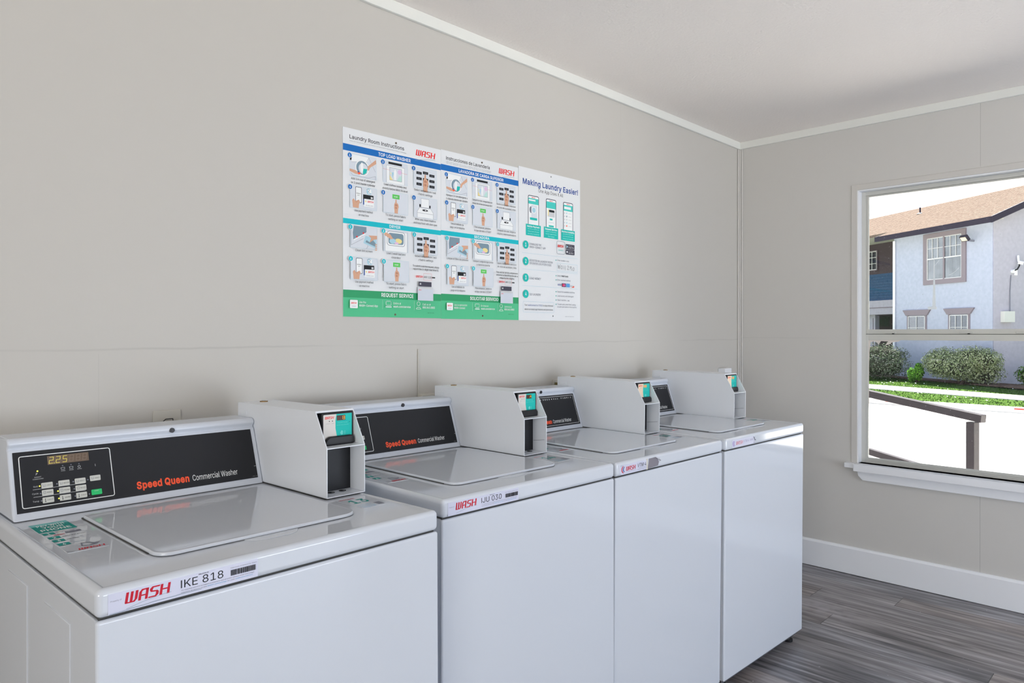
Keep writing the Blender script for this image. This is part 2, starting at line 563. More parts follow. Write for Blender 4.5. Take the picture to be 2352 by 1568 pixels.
# letter outlines: advance, number of contours, then for each its length and x, y pairs
GDATA = [
480,2,12,16,0,201,509,276,509,463,0,395,0,287,302,264,372,232,478,245,478,213,371,191,302,85,0,4,110,142,110,199,370,199,370,142,456,3,27,60,0,60,509,241,509,289,504,329,491,359,469,381,442,
394,410,398,374,395,344,387,320,373,301,356,286,315,267,315,262,339,257,363,245,385,227,402,203,414,173,418,136,413,100,400,67,377,39,344,18,301,4,247,0,13,125,57,245,57,296,63,330,80,349,
105,355,137,352,161,342,184,327,203,306,218,279,228,248,231,125,231,13,125,285,238,285,265,288,288,296,308,309,323,326,333,348,336,372,330,403,313,429,283,446,240,452,125,452,510,1,51,267,
-7,205,1,150,25,104,63,70,115,48,179,40,254,48,329,70,393,104,445,150,484,205,508,267,516,305,513,340,504,373,490,402,471,427,447,448,418,463,385,473,348,408,348,401,373,389,395,357,428,315,
449,267,456,223,450,184,432,150,403,125,364,109,314,103,254,109,194,125,145,151,105,184,76,223,59,267,53,315,60,357,81,389,114,408,160,473,160,463,124,448,91,428,62,402,38,373,19,341,5,305,
-4,502,2,30,219,0,96,0,96,57,215,57,272,63,318,81,354,110,379,149,394,198,399,255,394,312,379,361,354,399,320,428,275,446,221,452,93,452,93,509,225,509,294,501,353,478,399,441,433,391,455,
329,462,255,455,181,433,119,398,68,351,31,291,8,4,125,509,125,0,60,0,60,509,419,1,12,60,0,60,509,372,509,372,452,125,452,125,286,355,286,355,229,125,229,125,57,375,57,375,0,410,1,10,60,0,60,
509,369,509,369,452,125,452,125,278,346,278,346,221,125,221,125,0,520,1,54,269,-7,205,1,149,25,104,64,69,116,47,179,40,254,47,329,69,393,103,445,149,484,203,508,265,516,304,513,340,504,374,
489,403,469,429,445,449,416,465,384,474,349,408,349,387,393,356,427,315,448,265,456,222,450,183,432,150,404,125,364,109,314,103,254,109,194,125,145,151,105,184,76,224,59,269,53,309,57,345,
71,374,93,396,123,410,160,415,202,434,199,283,199,283,256,478,256,478,200,471,141,451,91,419,50,377,19,326,0,517,1,12,60,0,60,509,125,509,125,289,392,289,392,509,457,509,457,0,392,0,392,232,
125,232,125,0,301,1,12,31,0,31,57,118,57,118,452,31,452,31,509,269,509,269,452,183,452,183,57,269,57,269,0,396,1,22,185,-7,124,3,75,33,44,81,33,145,33,173,98,173,98,145,104,104,122,74,149,
56,185,50,220,56,248,74,266,104,272,145,272,509,336,509,336,145,326,81,294,33,246,3,467,3,9,104,145,104,216,139,261,174,303,212,344,364,509,448,509,231,276,228,276,7,60,0,60,509,125,509,125,
334,124,225,125,193,125,0,4,372,0,188,259,228,309,449,0,393,1,6,60,0,60,509,125,509,125,57,361,57,361,0,628,1,40,60,0,60,509,152,509,277,187,287,159,299,123,311,84,322,49,307,49,318,83,330,
121,342,158,352,187,476,509,568,509,568,0,504,0,504,291,504,327,505,369,506,413,507,457,513,457,498,409,482,363,467,322,456,291,342,0,286,0,170,291,159,321,145,361,129,408,112,457,119,457,
120,416,121,372,122,328,122,291,122,0,523,1,24,60,0,60,509,136,509,343,183,363,151,388,107,414,55,405,54,401,108,399,157,399,195,399,509,463,509,463,0,387,0,202,290,177,331,148,381,108,452,
119,454,122,384,124,328,125,291,125,0,533,2,24,267,-7,205,1,150,25,105,63,70,115,48,179,40,254,48,329,70,393,105,445,150,484,205,508,267,516,329,508,384,484,429,445,464,393,486,329,493,254,
486,179,464,115,429,63,384,25,329,1,24,267,53,310,59,349,76,383,105,408,144,425,194,430,254,425,314,408,365,383,404,349,433,310,450,267,456,223,450,184,433,151,404,125,364,109,314,103,254,
109,194,125,144,151,105,184,76,223,59,445,1,32,60,0,60,509,235,509,289,503,332,487,366,462,390,430,404,391,409,348,404,304,390,265,366,233,332,207,289,191,235,186,109,186,109,242,233,242,
269,246,297,256,318,272,333,294,342,319,344,348,342,376,333,402,318,423,297,439,268,449,232,452,125,452,125,0,533,3,8,245,159,313,159,369,85,384,65,468,-48,401,-48,346,27,331,46,24,267,-7,
205,1,150,25,105,63,70,115,48,179,40,254,48,329,70,393,105,445,150,484,205,508,267,516,329,508,384,484,429,445,464,393,486,329,493,254,486,179,464,115,429,63,384,25,329,1,24,267,53,310,59,
349,76,383,105,408,144,425,194,430,254,425,314,408,365,383,404,349,433,310,450,267,456,223,450,184,433,151,404,125,364,109,314,103,254,109,194,125,144,151,105,184,76,223,59,449,2,32,60,0,60,
509,236,509,290,504,333,489,367,465,390,433,405,395,409,352,405,309,390,271,367,240,333,217,289,203,236,198,96,198,96,255,234,255,269,258,298,267,319,281,334,300,342,324,345,352,342,380,334,
405,319,425,298,440,269,449,233,452,125,452,125,0,4,353,0,230,229,303,229,428,0,447,1,70,224,-9,172,-4,128,9,91,31,64,60,46,96,38,137,104,137,110,110,123,88,142,71,166,59,194,52,224,49,257,
52,286,60,311,74,329,92,341,114,346,139,342,161,332,179,316,193,296,205,245,222,184,239,128,260,86,289,60,326,52,372,58,413,75,448,102,476,138,498,180,511,227,516,275,511,316,498,351,476,
377,449,394,415,401,378,337,378,326,412,302,437,267,453,225,459,194,456,167,448,145,435,129,418,118,398,115,376,119,352,131,334,148,319,169,308,212,293,264,279,312,264,359,238,379,220,395,
198,405,171,408,139,403,99,386,64,360,34,323,11,278,-4,449,1,8,32,452,32,509,417,509,417,452,257,452,257,0,193,0,193,452,517,1,30,259,-8,203,-2,154,15,114,43,85,80,66,124,60,173,60,509,124,
509,124,178,128,144,141,113,160,87,187,68,220,56,259,52,298,56,331,68,357,87,377,113,389,144,393,178,393,509,457,509,457,173,451,124,433,80,403,43,363,15,315,-2,480,1,12,204,0,16,509,84,509,
192,206,215,137,248,31,235,31,267,138,290,206,395,509,463,509,278,0,686,1,32,155,0,16,509,82,509,163,196,175,145,187,94,197,40,189,40,200,94,211,145,224,196,306,509,380,509,462,196,474,145,
486,94,497,40,488,40,499,94,510,145,523,196,603,509,670,509,530,0,455,0,368,323,351,391,336,475,350,475,335,395,318,323,230,0,474,1,28,18,0,217,284,217,236,29,509,104,509,178,400,204,361,
223,329,243,292,232,292,252,329,272,361,298,400,374,509,446,509,259,239,259,287,456,0,382,0,292,129,268,165,250,195,230,231,244,231,225,196,206,166,182,129,91,0,472,1,14,203,0,203,208,16,
509,91,509,192,344,222,292,250,230,224,230,251,293,280,344,381,509,455,509,268,208,268,0,438,1,20,42,0,42,46,273,385,306,431,341,476,348,454,285,452,223,452,40,452,40,509,397,509,397,462,
169,129,134,81,97,33,90,54,152,57,214,57,399,57,399,0,389,2,48,160,-9,126,-5,94,5,68,22,48,45,35,73,30,108,34,138,43,161,58,179,78,193,125,211,178,220,234,227,265,235,273,243,276,255,276,
257,273,279,267,297,256,311,240,322,220,329,196,331,171,329,149,322,118,301,100,274,41,291,57,322,79,346,104,364,133,375,163,382,194,384,239,379,286,360,306,343,322,320,333,290,337,251,337,
0,277,0,277,52,272,52,252,25,215,1,190,-6,21,170,45,202,49,228,59,248,74,263,93,272,115,276,138,276,190,259,182,231,176,200,171,175,168,134,159,117,150,103,139,95,124,92,105,94,87,102,72,
114,61,130,52,424,2,27,229,-8,198,-5,172,4,138,31,118,59,112,59,112,0,53,0,53,509,114,509,114,319,118,319,137,346,171,373,197,381,229,384,274,378,313,361,345,332,370,293,385,245,390,189,385,
133,370,84,346,45,313,16,274,-2,24,220,47,253,51,279,66,301,88,316,117,325,151,328,189,325,227,316,261,301,290,280,311,253,325,220,330,188,325,161,312,140,291,125,263,116,229,113,189,116,
150,125,115,140,86,162,65,188,51,396,1,43,207,-8,159,-2,117,16,82,46,56,85,40,133,34,187,40,243,56,291,82,330,117,360,159,378,207,384,260,377,305,356,340,322,362,277,303,262,290,289,270,311,
242,325,207,330,173,325,145,310,124,287,108,258,99,224,96,187,99,151,108,117,124,89,145,66,173,51,207,46,243,52,271,66,292,89,304,117,363,102,354,78,341,56,306,21,261,-1,424,2,27,195,-8,151,
-2,111,16,79,45,55,84,39,133,34,189,39,245,55,293,79,332,112,361,151,378,196,384,228,381,253,373,287,346,306,319,311,319,311,509,372,509,372,0,313,0,313,59,307,59,287,31,252,4,227,-5,24,205,
47,236,51,263,65,284,86,299,115,309,150,312,189,309,229,300,263,284,291,263,312,237,325,205,330,172,325,145,311,124,290,108,261,99,227,96,189,99,151,109,117,124,88,145,66,172,51,404,1,54,
212,-8,161,-2,117,16,82,46,56,85,40,132,34,187,39,242,55,290,81,329,115,359,157,378,205,384,236,382,266,374,294,361,319,341,341,315,357,282,368,242,371,194,371,169,75,169,75,221,338,221,310,
202,307,237,298,269,283,294,263,314,237,326,205,330,173,326,146,313,125,294,109,270,99,241,96,211,96,178,100,139,110,106,128,80,151,61,179,50,212,46,254,53,285,73,306,105,365,91,353,63,335,
39,311,19,283,4,249,-5,254,2,4,228,379,228,327,6,327,6,379,18,81,0,81,432,84,461,96,486,113,505,135,519,161,527,187,530,222,527,243,521,227,468,215,472,195,474,171,470,154,460,145,443,142,
419,142,0,425,2,47,207,-151,168,-148,134,-140,105,-127,82,-110,64,-91,51,-69,101,-41,122,-66,154,-88,178,-95,207,-97,249,-92,282,-75,304,-47,311,-6,311,68,306,68,287,41,252,16,227,8,195,5,
152,10,113,27,80,53,55,90,39,136,34,191,39,246,55,293,80,332,112,361,152,378,196,384,228,382,253,373,288,346,308,319,313,319,313,379,372,379,372,-9,367,-54,350,-90,324,-117,291,-136,251,
-147,24,205,59,237,63,264,75,285,95,300,121,309,154,312,193,309,231,300,264,285,291,264,312,237,325,205,330,172,325,145,312,124,290,109,262,99,229,96,193,99,155,109,123,124,96,145,76,172,63,
410,1,29,114,227,114,0,53,0,53,509,114,509,114,287,102,287,124,332,152,362,187,379,227,384,264,380,295,369,321,349,341,321,353,285,357,240,357,0,296,0,296,235,290,275,273,304,246,323,210,
329,184,326,161,317,141,303,126,283,117,257,167,2,4,53,0,53,379,114,379,114,0,16,84,443,67,446,54,455,44,468,41,483,44,499,54,512,67,521,84,524,100,521,114,512,123,499,126,483,123,468,114,
455,100,446,167,2,16,53,379,114,379,114,-30,111,-63,102,-90,86,-113,65,-129,37,-139,4,-143,-10,-143,-10,-87,2,-87,25,-83,40,-72,50,-54,53,-29,16,83,443,67,446,53,455,44,468,41,483,44,499,53,
512,67,521,83,524,100,521,114,512,123,499,126,483,123,468,114,455,100,446,381,3,7,110,137,110,212,121,212,284,379,360,379,184,199,177,199,4,53,0,53,509,114,509,114,0,4,294,0,148,186,191,229,
372,0,189,1,16,139,-2,101,3,74,20,58,47,53,84,53,509,114,509,114,99,115,77,120,62,130,54,146,52,160,53,170,54,181,3,162,-1,610,1,55,53,0,53,379,112,379,112,295,108,295,118,323,132,346,151,
363,172,376,195,384,219,386,257,380,287,361,309,331,321,295,312,295,322,321,337,343,357,361,381,375,407,383,437,386,468,383,497,372,522,354,541,328,553,296,557,255,557,0,496,0,496,254,490,
289,473,313,447,326,419,330,395,328,374,320,358,307,345,290,338,270,335,247,335,0,274,0,274,260,269,288,253,311,229,326,199,330,178,328,158,320,140,307,126,289,117,266,114,238,114,0,410,1,
29,114,227,114,0,53,0,53,379,112,379,112,287,102,287,124,332,152,362,187,379,227,384,264,380,295,369,321,349,341,321,353,285,357,240,357,0,296,0,296,235,290,275,273,304,246,323,210,329,184,
326,161,317,141,303,126,283,117,257,415,2,24,207,-8,159,-2,117,16,82,46,56,85,40,133,34,187,40,243,56,291,82,330,117,360,159,378,207,384,256,378,299,360,333,330,359,291,376,243,381,187,376,
133,359,85,333,46,299,16,256,-2,24,207,46,242,51,270,66,292,89,307,117,316,151,319,187,316,224,307,258,292,287,270,310,242,325,207,330,173,325,145,310,124,287,108,258,99,224,96,187,99,151,
108,117,124,89,145,66,173,51,424,2,27,53,-143,53,379,112,379,112,319,118,319,137,346,171,373,197,381,229,384,274,378,313,361,345,332,370,293,385,245,390,189,385,133,370,84,346,45,313,16,274,
-2,229,-8,198,-5,173,4,138,31,118,59,114,59,114,-143,24,220,47,253,51,279,66,301,88,316,117,325,151,328,189,325,227,316,261,301,290,280,311,253,325,220,330,188,325,161,312,140,291,125,263,
116,229,113,189,116,150,125,115,140,86,162,65,188,51,424,2,27,372,-143,311,-143,311,59,306,59,287,31,252,4,227,-5,195,-8,151,-2,111,16,79,45,55,84,39,133,34,189,39,245,55,293,79,332,112,361,
151,378,196,384,228,381,253,373,287,346,307,319,313,319,313,379,372,379,24,205,47,236,51,263,65,284,86,299,115,309,150,312,189,309,229,300,263,284,291,263,312,237,325,205,330,172,325,145,
311,124,290,108,261,99,227,96,189,99,151,109,117,124,88,145,66,172,51,259,1,21,53,0,53,379,112,379,112,321,115,321,130,347,152,367,181,380,213,385,229,384,243,384,243,322,230,324,207,326,
182,323,159,315,140,301,126,284,117,262,114,237,114,0,365,1,60,182,-8,145,-5,112,3,84,18,62,38,45,63,36,94,94,107,105,79,124,60,150,49,181,45,217,50,244,62,262,81,268,103,265,121,254,136,
237,147,212,155,149,170,104,186,72,208,53,237,47,274,51,305,65,332,87,354,115,370,149,381,187,384,223,381,254,372,279,358,299,339,314,316,324,290,268,277,258,298,243,316,219,328,187,333,156,
329,131,317,114,299,109,277,112,258,124,243,144,232,172,223,229,209,275,194,306,171,325,142,331,107,326,75,312,47,290,24,260,6,223,-5,227,2,4,204,379,204,327,6,327,6,379,16,65,471,126,471,
126,98,128,76,136,61,150,53,170,50,185,51,202,54,213,2,192,-3,168,-4,125,2,92,21,72,52,65,93,410,1,29,182,-5,146,-1,115,11,89,31,69,59,57,95,53,139,53,379,114,379,114,144,119,105,137,75,164,
56,200,50,226,53,249,62,268,77,283,97,293,122,296,153,296,379,357,379,357,0,298,0,298,92,307,92,286,47,257,17,222,0,389,1,12,163,0,17,379,84,379,165,155,187,87,206,21,184,21,203,87,224,155,
305,379,371,379,226,0,567,1,30,138,0,23,379,87,379,133,214,154,137,175,41,165,41,186,135,206,214,252,379,316,379,362,214,382,136,402,41,391,41,413,135,434,214,480,379,545,379,429,0,368,0,
319,172,305,225,291,280,277,338,291,338,277,280,263,225,248,172,199,0,379,1,24,21,0,171,218,171,171,29,379,100,379,147,306,179,253,207,206,175,206,202,253,233,306,282,379,352,379,209,169,
209,214,358,0,287,0,231,85,200,136,173,182,205,182,178,136,148,85,91,0,389,1,26,47,-139,61,-86,71,-87,104,-89,118,-84,130,-74,141,-58,151,-36,163,-1,17,379,84,379,165,155,187,87,206,21,184,
21,202,87,224,155,305,379,371,379,204,-58,177,-107,159,-124,139,-136,117,-143,91,-145,65,-143,380,1,12,42,0,42,46,254,320,254,323,48,323,48,379,333,379,333,331,126,60,126,56,339,56,339,0,
453,2,24,227,-7,174,1,130,24,95,62,69,113,53,178,48,254,53,330,69,395,95,447,130,484,174,508,227,516,279,508,323,484,358,447,384,395,400,330,405,254,400,178,384,113,359,62,323,24,279,1,24,
227,50,261,56,290,74,313,103,330,144,340,194,344,254,340,314,330,365,313,405,290,435,261,453,227,460,192,453,163,435,140,405,123,365,113,314,109,254,113,194,123,144,140,103,163,74,192,56,
453,2,4,76,0,76,55,391,55,391,0,8,276,509,276,0,212,0,212,448,209,448,86,358,86,427,198,509,453,1,41,64,0,64,47,234,229,282,282,311,327,318,348,320,371,317,397,308,419,293,436,273,449,250,
457,224,460,196,457,172,447,153,433,139,413,130,390,127,362,66,362,71,405,86,442,111,473,143,496,182,511,225,516,268,511,306,497,337,474,361,445,376,411,381,372,378,345,371,318,357,290,336,
259,267,180,153,60,153,57,389,57,389,0,453,1,47,218,-7,173,-3,133,10,98,30,70,57,52,91,44,132,109,132,115,107,126,87,144,71,165,59,191,52,219,50,248,53,275,61,297,74,315,93,325,116,329,145,
326,172,316,196,299,217,275,234,242,244,201,248,157,248,157,299,288,448,288,452,70,452,70,509,372,509,372,461,211,278,211,289,264,288,308,276,344,253,371,222,387,186,393,145,387,103,370,66,
344,36,309,12,266,-2,453,2,8,40,105,40,158,247,509,311,509,109,166,109,163,413,163,413,105,6,282,0,282,121,282,146,282,318,343,318,343,0,453,1,53,221,-7,178,-2,140,11,108,32,83,60,66,93,60,
130,122,130,127,108,138,89,154,73,173,60,196,52,221,50,250,53,276,64,298,82,314,104,324,131,328,162,324,193,314,221,297,244,275,262,248,273,218,277,167,268,145,258,128,246,67,253,96,509,366,
509,366,452,151,452,134,301,136,301,155,315,178,325,203,331,229,334,263,330,294,321,321,306,345,285,364,260,379,231,388,199,391,163,385,117,369,76,343,41,309,15,268,-1,453,2,29,226,-7,182,
-1,142,15,109,40,84,74,69,115,64,162,68,199,80,239,102,285,137,340,252,509,322,509,151,261,145,261,165,288,196,307,235,314,278,309,316,295,346,271,370,240,384,201,389,157,384,112,368,73,343,
39,310,14,271,-2,24,226,48,254,52,279,63,299,79,314,101,324,128,327,157,324,187,314,213,299,235,279,251,254,262,226,265,198,262,174,252,153,235,138,214,128,188,125,158,128,128,138,102,153,
79,174,63,198,52,453,1,8,97,0,323,448,323,452,62,452,62,509,391,509,391,449,165,0,453,3,46,226,-7,178,-2,136,11,101,33,74,62,57,96,52,135,55,166,65,195,81,220,101,241,125,256,153,265,153,
267,119,282,93,308,76,342,70,380,75,417,90,450,114,477,146,498,184,511,226,516,269,511,306,498,337,477,361,450,377,417,382,380,376,342,359,308,333,282,300,267,300,265,327,256,351,241,372,
220,387,195,397,166,401,135,395,96,378,62,352,33,317,11,275,-2,24,226,49,258,52,285,60,307,74,323,91,333,113,337,139,333,165,322,189,305,208,283,223,256,232,226,235,196,232,169,223,147,208,
130,189,119,165,115,139,119,113,129,91,145,74,167,60,195,52,24,226,290,252,292,274,300,293,313,307,330,316,351,319,376,316,399,308,420,294,437,275,449,252,457,226,460,200,457,177,449,159,
437,145,420,136,399,133,376,136,351,145,330,159,313,178,300,201,292,453,2,29,226,516,271,510,310,494,343,468,368,434,384,393,389,347,385,309,373,270,350,224,315,168,200,0,130,0,301,248,307,
248,287,221,257,202,218,195,175,199,137,214,106,237,83,269,68,307,64,352,69,397,85,436,110,469,143,494,182,510,24,226,460,199,457,174,446,154,429,138,407,129,381,125,352,129,322,138,295,154,
274,174,257,199,247,226,243,254,247,279,257,299,273,314,295,324,321,327,350,324,381,314,407,299,429,279,446,254,457,188,1,16,95,-4,78,-1,63,9,53,24,50,41,53,59,63,73,78,83,95,87,113,83,128,
73,138,59,141,41,138,24,128,9,113,-1,188,1,4,38,-119,68,71,137,71,84,-119,249,1,4,235,533,71,-76,14,-76,178,533,196,2,4,67,160,63,509,132,509,128,160,16,98,-4,81,-1,66,9,56,24,52,41,56,58,
66,73,81,83,98,86,116,83,130,73,140,58,143,41,140,24,130,9,116,-1,453,1,4,337,244,337,188,114,188,114,244,448,1,77,197,-7,150,-2,110,12,78,34,54,62,39,96,34,133,37,163,47,189,63,213,85,235,
140,279,216,335,237,352,255,375,262,405,258,427,245,445,226,457,201,461,168,453,145,431,139,416,137,399,145,363,169,327,204,284,438,0,364,0,171,231,121,293,87,344,78,370,75,398,79,430,91,
458,109,481,134,499,165,510,200,513,235,510,266,499,290,482,308,459,320,433,324,404,315,362,291,325,256,293,154,217,128,195,110,174,100,154,97,131,100,108,109,87,124,70,143,57,166,49,193,46,
223,50,251,59,278,75,301,95,321,121,336,151,346,186,349,224,408,224,405,180,397,144,371,92,345,62,333,47,305,23,271,7,234,-3,389,3,48,160,-9,126,-5,94,5,68,22,48,45,35,73,30,108,34,138,43,
161,58,179,78,193,125,211,178,220,234,227,265,235,273,243,276,255,276,257,273,279,267,297,256,311,240,322,220,329,196,331,171,329,149,322,118,301,100,274,41,291,57,322,79,346,104,364,133,
375,163,382,194,384,239,379,286,360,306,343,322,320,333,290,337,251,337,0,277,0,277,52,272,52,252,25,215,1,190,-6,21,170,45,202,49,228,59,248,74,263,93,272,115,276,138,276,190,259,182,231,
176,200,171,175,168,134,159,117,150,103,139,95,124,92,105,94,87,102,72,114,61,130,52,4,162,429,210,529,278,529,212,429,404,2,54,212,-8,161,-2,117,16,82,46,56,85,40,132,34,187,39,242,55,290,
81,329,115,359,157,378,205,384,236,382,266,374,294,361,319,341,341,315,357,282,368,242,371,194,371,169,75,169,75,221,338,221,310,202,307,237,298,269,283,294,263,314,237,326,205,330,173,326,
146,313,125,294,109,270,99,241,96,211,96,178,100,139,110,106,128,80,151,61,179,50,212,46,254,53,285,73,306,105,365,91,353,63,335,39,311,19,283,4,249,-5,4,177,429,225,529,293,529,227,429,167,
2,4,53,0,53,379,114,379,114,0,4,57,429,104,529,173,529,107,429,415,3,24,207,-8,159,-2,117,16,82,46,56,85,40,133,34,187,40,243,56,291,82,330,117,360,159,378,207,384,256,378,299,360,333,330,
359,291,376,243,381,187,376,133,359,85,333,46,299,16,256,-2,24,207,46,242,51,270,66,292,89,307,117,316,151,319,187,316,224,307,258,292,287,270,310,242,325,207,330,173,325,145,310,124,287,
108,258,99,224,96,187,99,151,108,117,124,89,145,66,173,51,4,181,429,228,529,297,529,231,429,410,2,29,182,-5,146,-1,115,11,89,31,69,59,57,95,53,139,53,379,114,379,114,144,119,105,137,75,164,
56,200,50,226,53,249,62,268,77,283,97,293,122,296,153,296,379,357,379,357,0,298,0,298,92,307,92,286,47,257,17,222,0,4,178,429,226,529,294,529,228,429,
]
GLY = {}
_p = 0
for _ch in GCH:
    _adv, _n = GDATA[_p:_p + 2]
    _p += 2
    _pv, _fc, _sg = [], [], []
    for _ in range(_n):
        _k = GDATA[_p]
        _c = [(GDATA[_p + 1 + 2 * j] / 1000, GDATA[_p + 2 + 2 * j] / 1000) for j in range(_k)]
        _p += 1 + 2 * _k
        _ar = sum(_c[j - 1][0] * _c[j][1] - _c[j][0] * _c[j - 1][1] for j in range(_k)) / 2
        if abs(_ar) < 1e-7:
            continue
        if _ar < 0:
            _c.reverse()
        _fc.append(list(range(len(_pv), len(_pv) + _k)))
        _sg.append(_ar)
        _pv += _c
    # filled where outlines outnumber holes (parts of a letter may overlap)
    _main = max(_sg, key=abs)
    _r = delaunay_2d_cdt([Vector(q) for q in _pv], [], _fc, 0, 1e-5, True)
    GLY[_ch] = (_adv / 1000, [tuple(q) for q in _r[0]],
                [list(t) for t, org in zip(_r[2], _r[5]) if sum(1 if _sg[k] * _main > 0 else -1 for k in org) > 0])


GLY['I'] = (0.190, [(0.0625, 0.0), (0.1275, 0.0), (0.1275, 0.509), (0.0625, 0.509)], [[0, 1, 2, 3]])


def fatten(pv, tris, d):
    """move the outline of a triangulated letter outward by d"""
    use = {}
    for t in tris:
        n = len(t)
        for k in range(n):
            a, b = t[k], t[(k + 1) % n]
            key = (min(a, b), max(a, b))
            cx = sum(pv[q][0] for q in t) / n
            cy = sum(pv[q][1] for q in t) / n
            use.setdefault(key, []).append((cx, cy))
    acc = {}
    for (a, b), cs in use.items():
        if len(cs) != 1:
            continue
        pa, pb = Vector(pv[a]), Vector(pv[b])
        e = (pb - pa)
        if e.length < 1e-7:
            continue
        e.normalize()
        nn = Vector((e.y, -e.x))
        if nn.dot(Vector(cs[0]) - pa) > 0:
            nn = -nn
        acc.setdefault(a, []).append(nn)
        acc.setdefault(b, []).append(nn)
    out = [tuple(p) for p in pv]
    for i, ns in acc.items():
        m_ = ns[0] + ns[-1]
        k = max(0.4, 1 + ns[0].dot(ns[-1]))
        out[i] = tuple(Vector(pv[i]) + m_ * (d / k))
    return out


def glyphs(s, bold=0.0, shear=0.0):
    key = (s, bold, shear)
    if key in _TXT:
        return _TXT[key]
    vs, fs, x = [], [], 0.0
    for ch in s:
        if ch not in GLY:
            x += 0.188
            continue
        adv, pv, pt_ = GLY[ch]
        if bold:
            pv = fatten(pv, pt_, bold * 0.6)
            adv += bold * 0.8
        o_ = len(vs)
        vs += [(a + x + b * shear, b) for a, b in pv]
        fs += [[o_ + k for k in t] for t in pt_]
        x += adv
    x0 = min(v[0] for v in vs) if vs else 0
    x1 = max(v[0] for v in vs) if vs else 1
    _TXT[key] = ([(a - x0, b) for a, b in vs], fs, x1 - x0)
    return _TXT[key]


CAP = 0.509


class Canvas:
    """flat print on a plane: origin, u axis, v axis (metres); later marks lie a hair above earlier ones"""

    def __init__(self, origin, u, v, mb, eps=0.00012, scale=1.0):
        self.o, self.u, self.v, self.mb = Vector(origin), Vector(u).normalized() * scale, Vector(v).normalized() * scale, mb
        self.n = self.u.cross(self.v).normalized()
        self.k = 0
        self.eps = eps

    def P(self, x, y):
        return self.o + self.u * x + self.v * y + self.n * (self.eps * (1 + self.k * 0.25))

    def poly(self, pts, mt):
        self.k += 1
        self.mb.face([self.P(*p) for p in pts], mt)

    def rect(self, x0, y0, x1, y1, mt):
        self.poly([(x0, y0), (x1, y0), (x1, y1), (x0, y1)], mt)

    def rrect(self, x0, y0, x1, y1, r, mt):
        pts = []
        for cx, cy, a0 in ((x1 - r, y0 + r, -90), (x1 - r, y1 - r, 0), (x0 + r, y1 - r, 90), (x0 + r, y0 + r, 180)):
            for k in range(5):
                a = math.radians(a0 + k * 22.5)
                pts.append((cx + r * math.cos(a), cy + r * math.sin(a)))
        self.poly(pts, mt)

    def line(self, pts, w, mt, closed=False):
        self.k += 1
        n = len(pts)
        rng = range(n if closed else n - 1)
        for i in rng:
            a, b = Vector(pts[i]), Vector(pts[(i + 1) % n])
            d = (b - a)
            if d.length < 1e-9:
                continue
            d.normalize()
            q = Vector((-d.y, d.x)) * w / 2
            e = d * w * 0.35
            self.mb.face([self.P(*(a - q - e)), self.P(*(b - q + e)), self.P(*(b + q + e)), self.P(*(a + q - e))], mt)

    def frame(self, x0, y0, x1, y1, r, w, mt):
        pts = []
        for cx, cy, a0 in ((x1 - r, y0 + r, -90), (x1 - r, y1 - r, 0), (x0 + r, y1 - r, 90), (x0 + r, y0 + r, 180)):
            for k in range(4):
                a = math.radians(a0 + k * 30)
                pts.append((cx + r * math.cos(a), cy + r * math.sin(a)))
        self.line(pts, w, mt, True)

    def disc(self, x, y, r, mt, ry=None, n=16):
        ry = ry or r
        self.poly([(x + r * math.cos(2 * PI * k / n), y + ry * math.sin(2 * PI * k / n)) for k in range(n)], mt)

    def text(self, s, x, y, cap, mt, width=None, align='l', bold=0.0, shear=0.0):
        """baseline at y, cap height cap; width fits the run"""
        self.k += 1
        vs, fs, w = glyphs(s, bold, shear)
        sy = cap / CAP
        sxx = (width / w) if width else sy * 0.96
        wd = w * sxx
        x0 = x - (wd / 2 if align == 'c' else wd if align == 'r' else 0)
        self.mb.add([self.P(x0 + a * sxx, y + b * sy) for a, b in vs], fs, mt)

    def wash(self, x, y, w, h, mt, shear=0.28, swoosh=None):
        """the slanted capital logo W A S H, baseline y"""
        self.k += 1
        u = w / 4.55

        def P(a, b):
            return (x + a * u + b * h * shear * 0.55, y + b * h)

        def q(a0, b0, a1, b1):
            self.mb.face([self.P(*P(a0, b0)), self.P(*P(a1, b0)), self.P(*P(a1, b1)), self.P(*P(a0, b1))], mt)

        def g(*p):
            self.mb.face([self.P(*P(a, b)) for a, b in p], mt)
        t = 0.27
        # W
        q(0, .06, t, 1); q(.46, .1, .46 + t, 1); q(.92, .25, .92 + t, 1)
        g((0.0, .06), (.06, 0), (.95, 0), (1.19, .25), (.92, .25), (.80, .11), (.0, .11))
        # A
        a = 1.30
        q(a, 0, a + t, .75); q(a + .66, 0, a + .66 + t, .93)
        g((a, .75), (a + t, .75), (a + .40, .87), (a + .66 + t, .87), (a + .66 + t, 1), (a + .22, 1))
        q(a + t, .36, a + .66, .48)
        # S
        a = 2.36
        g((a, .66), (a + t, .66), (a + t + .08, .87), (a + .98, .87), (a + 1.0, 1), (a + .2, 1), (a, .82))
        g((a, .66), (a + .14, .50), (a + .66, .46), (a + .94, .36), (a + .94, .44), (a + .8, .57), (a + t, .62), (a + t, .66))
        g((a + .66, .46), (a + .66, .22), (a + .58, .12), (a - .06, .12), (a - .08, 0), (a + .72, 0), (a + .94, .18), (a + .94, .40))
        # H
        a = 3.42
        q(a, 0, a + t, 1); q(a + .76, 0, a + .76 + t, 1); q(a + t, .46, a + .76, .58)
        if swoosh:
            pts = []
            for k in range(9):
                s_ = k / 8
                pts.append((x - 0.02 * w + s_ * w * 1.02, y - h * 0.85 + h * 0.62 * math.sin(s_ * PI * 0.52)))
            self.line(pts, h * 0.05, swoosh)


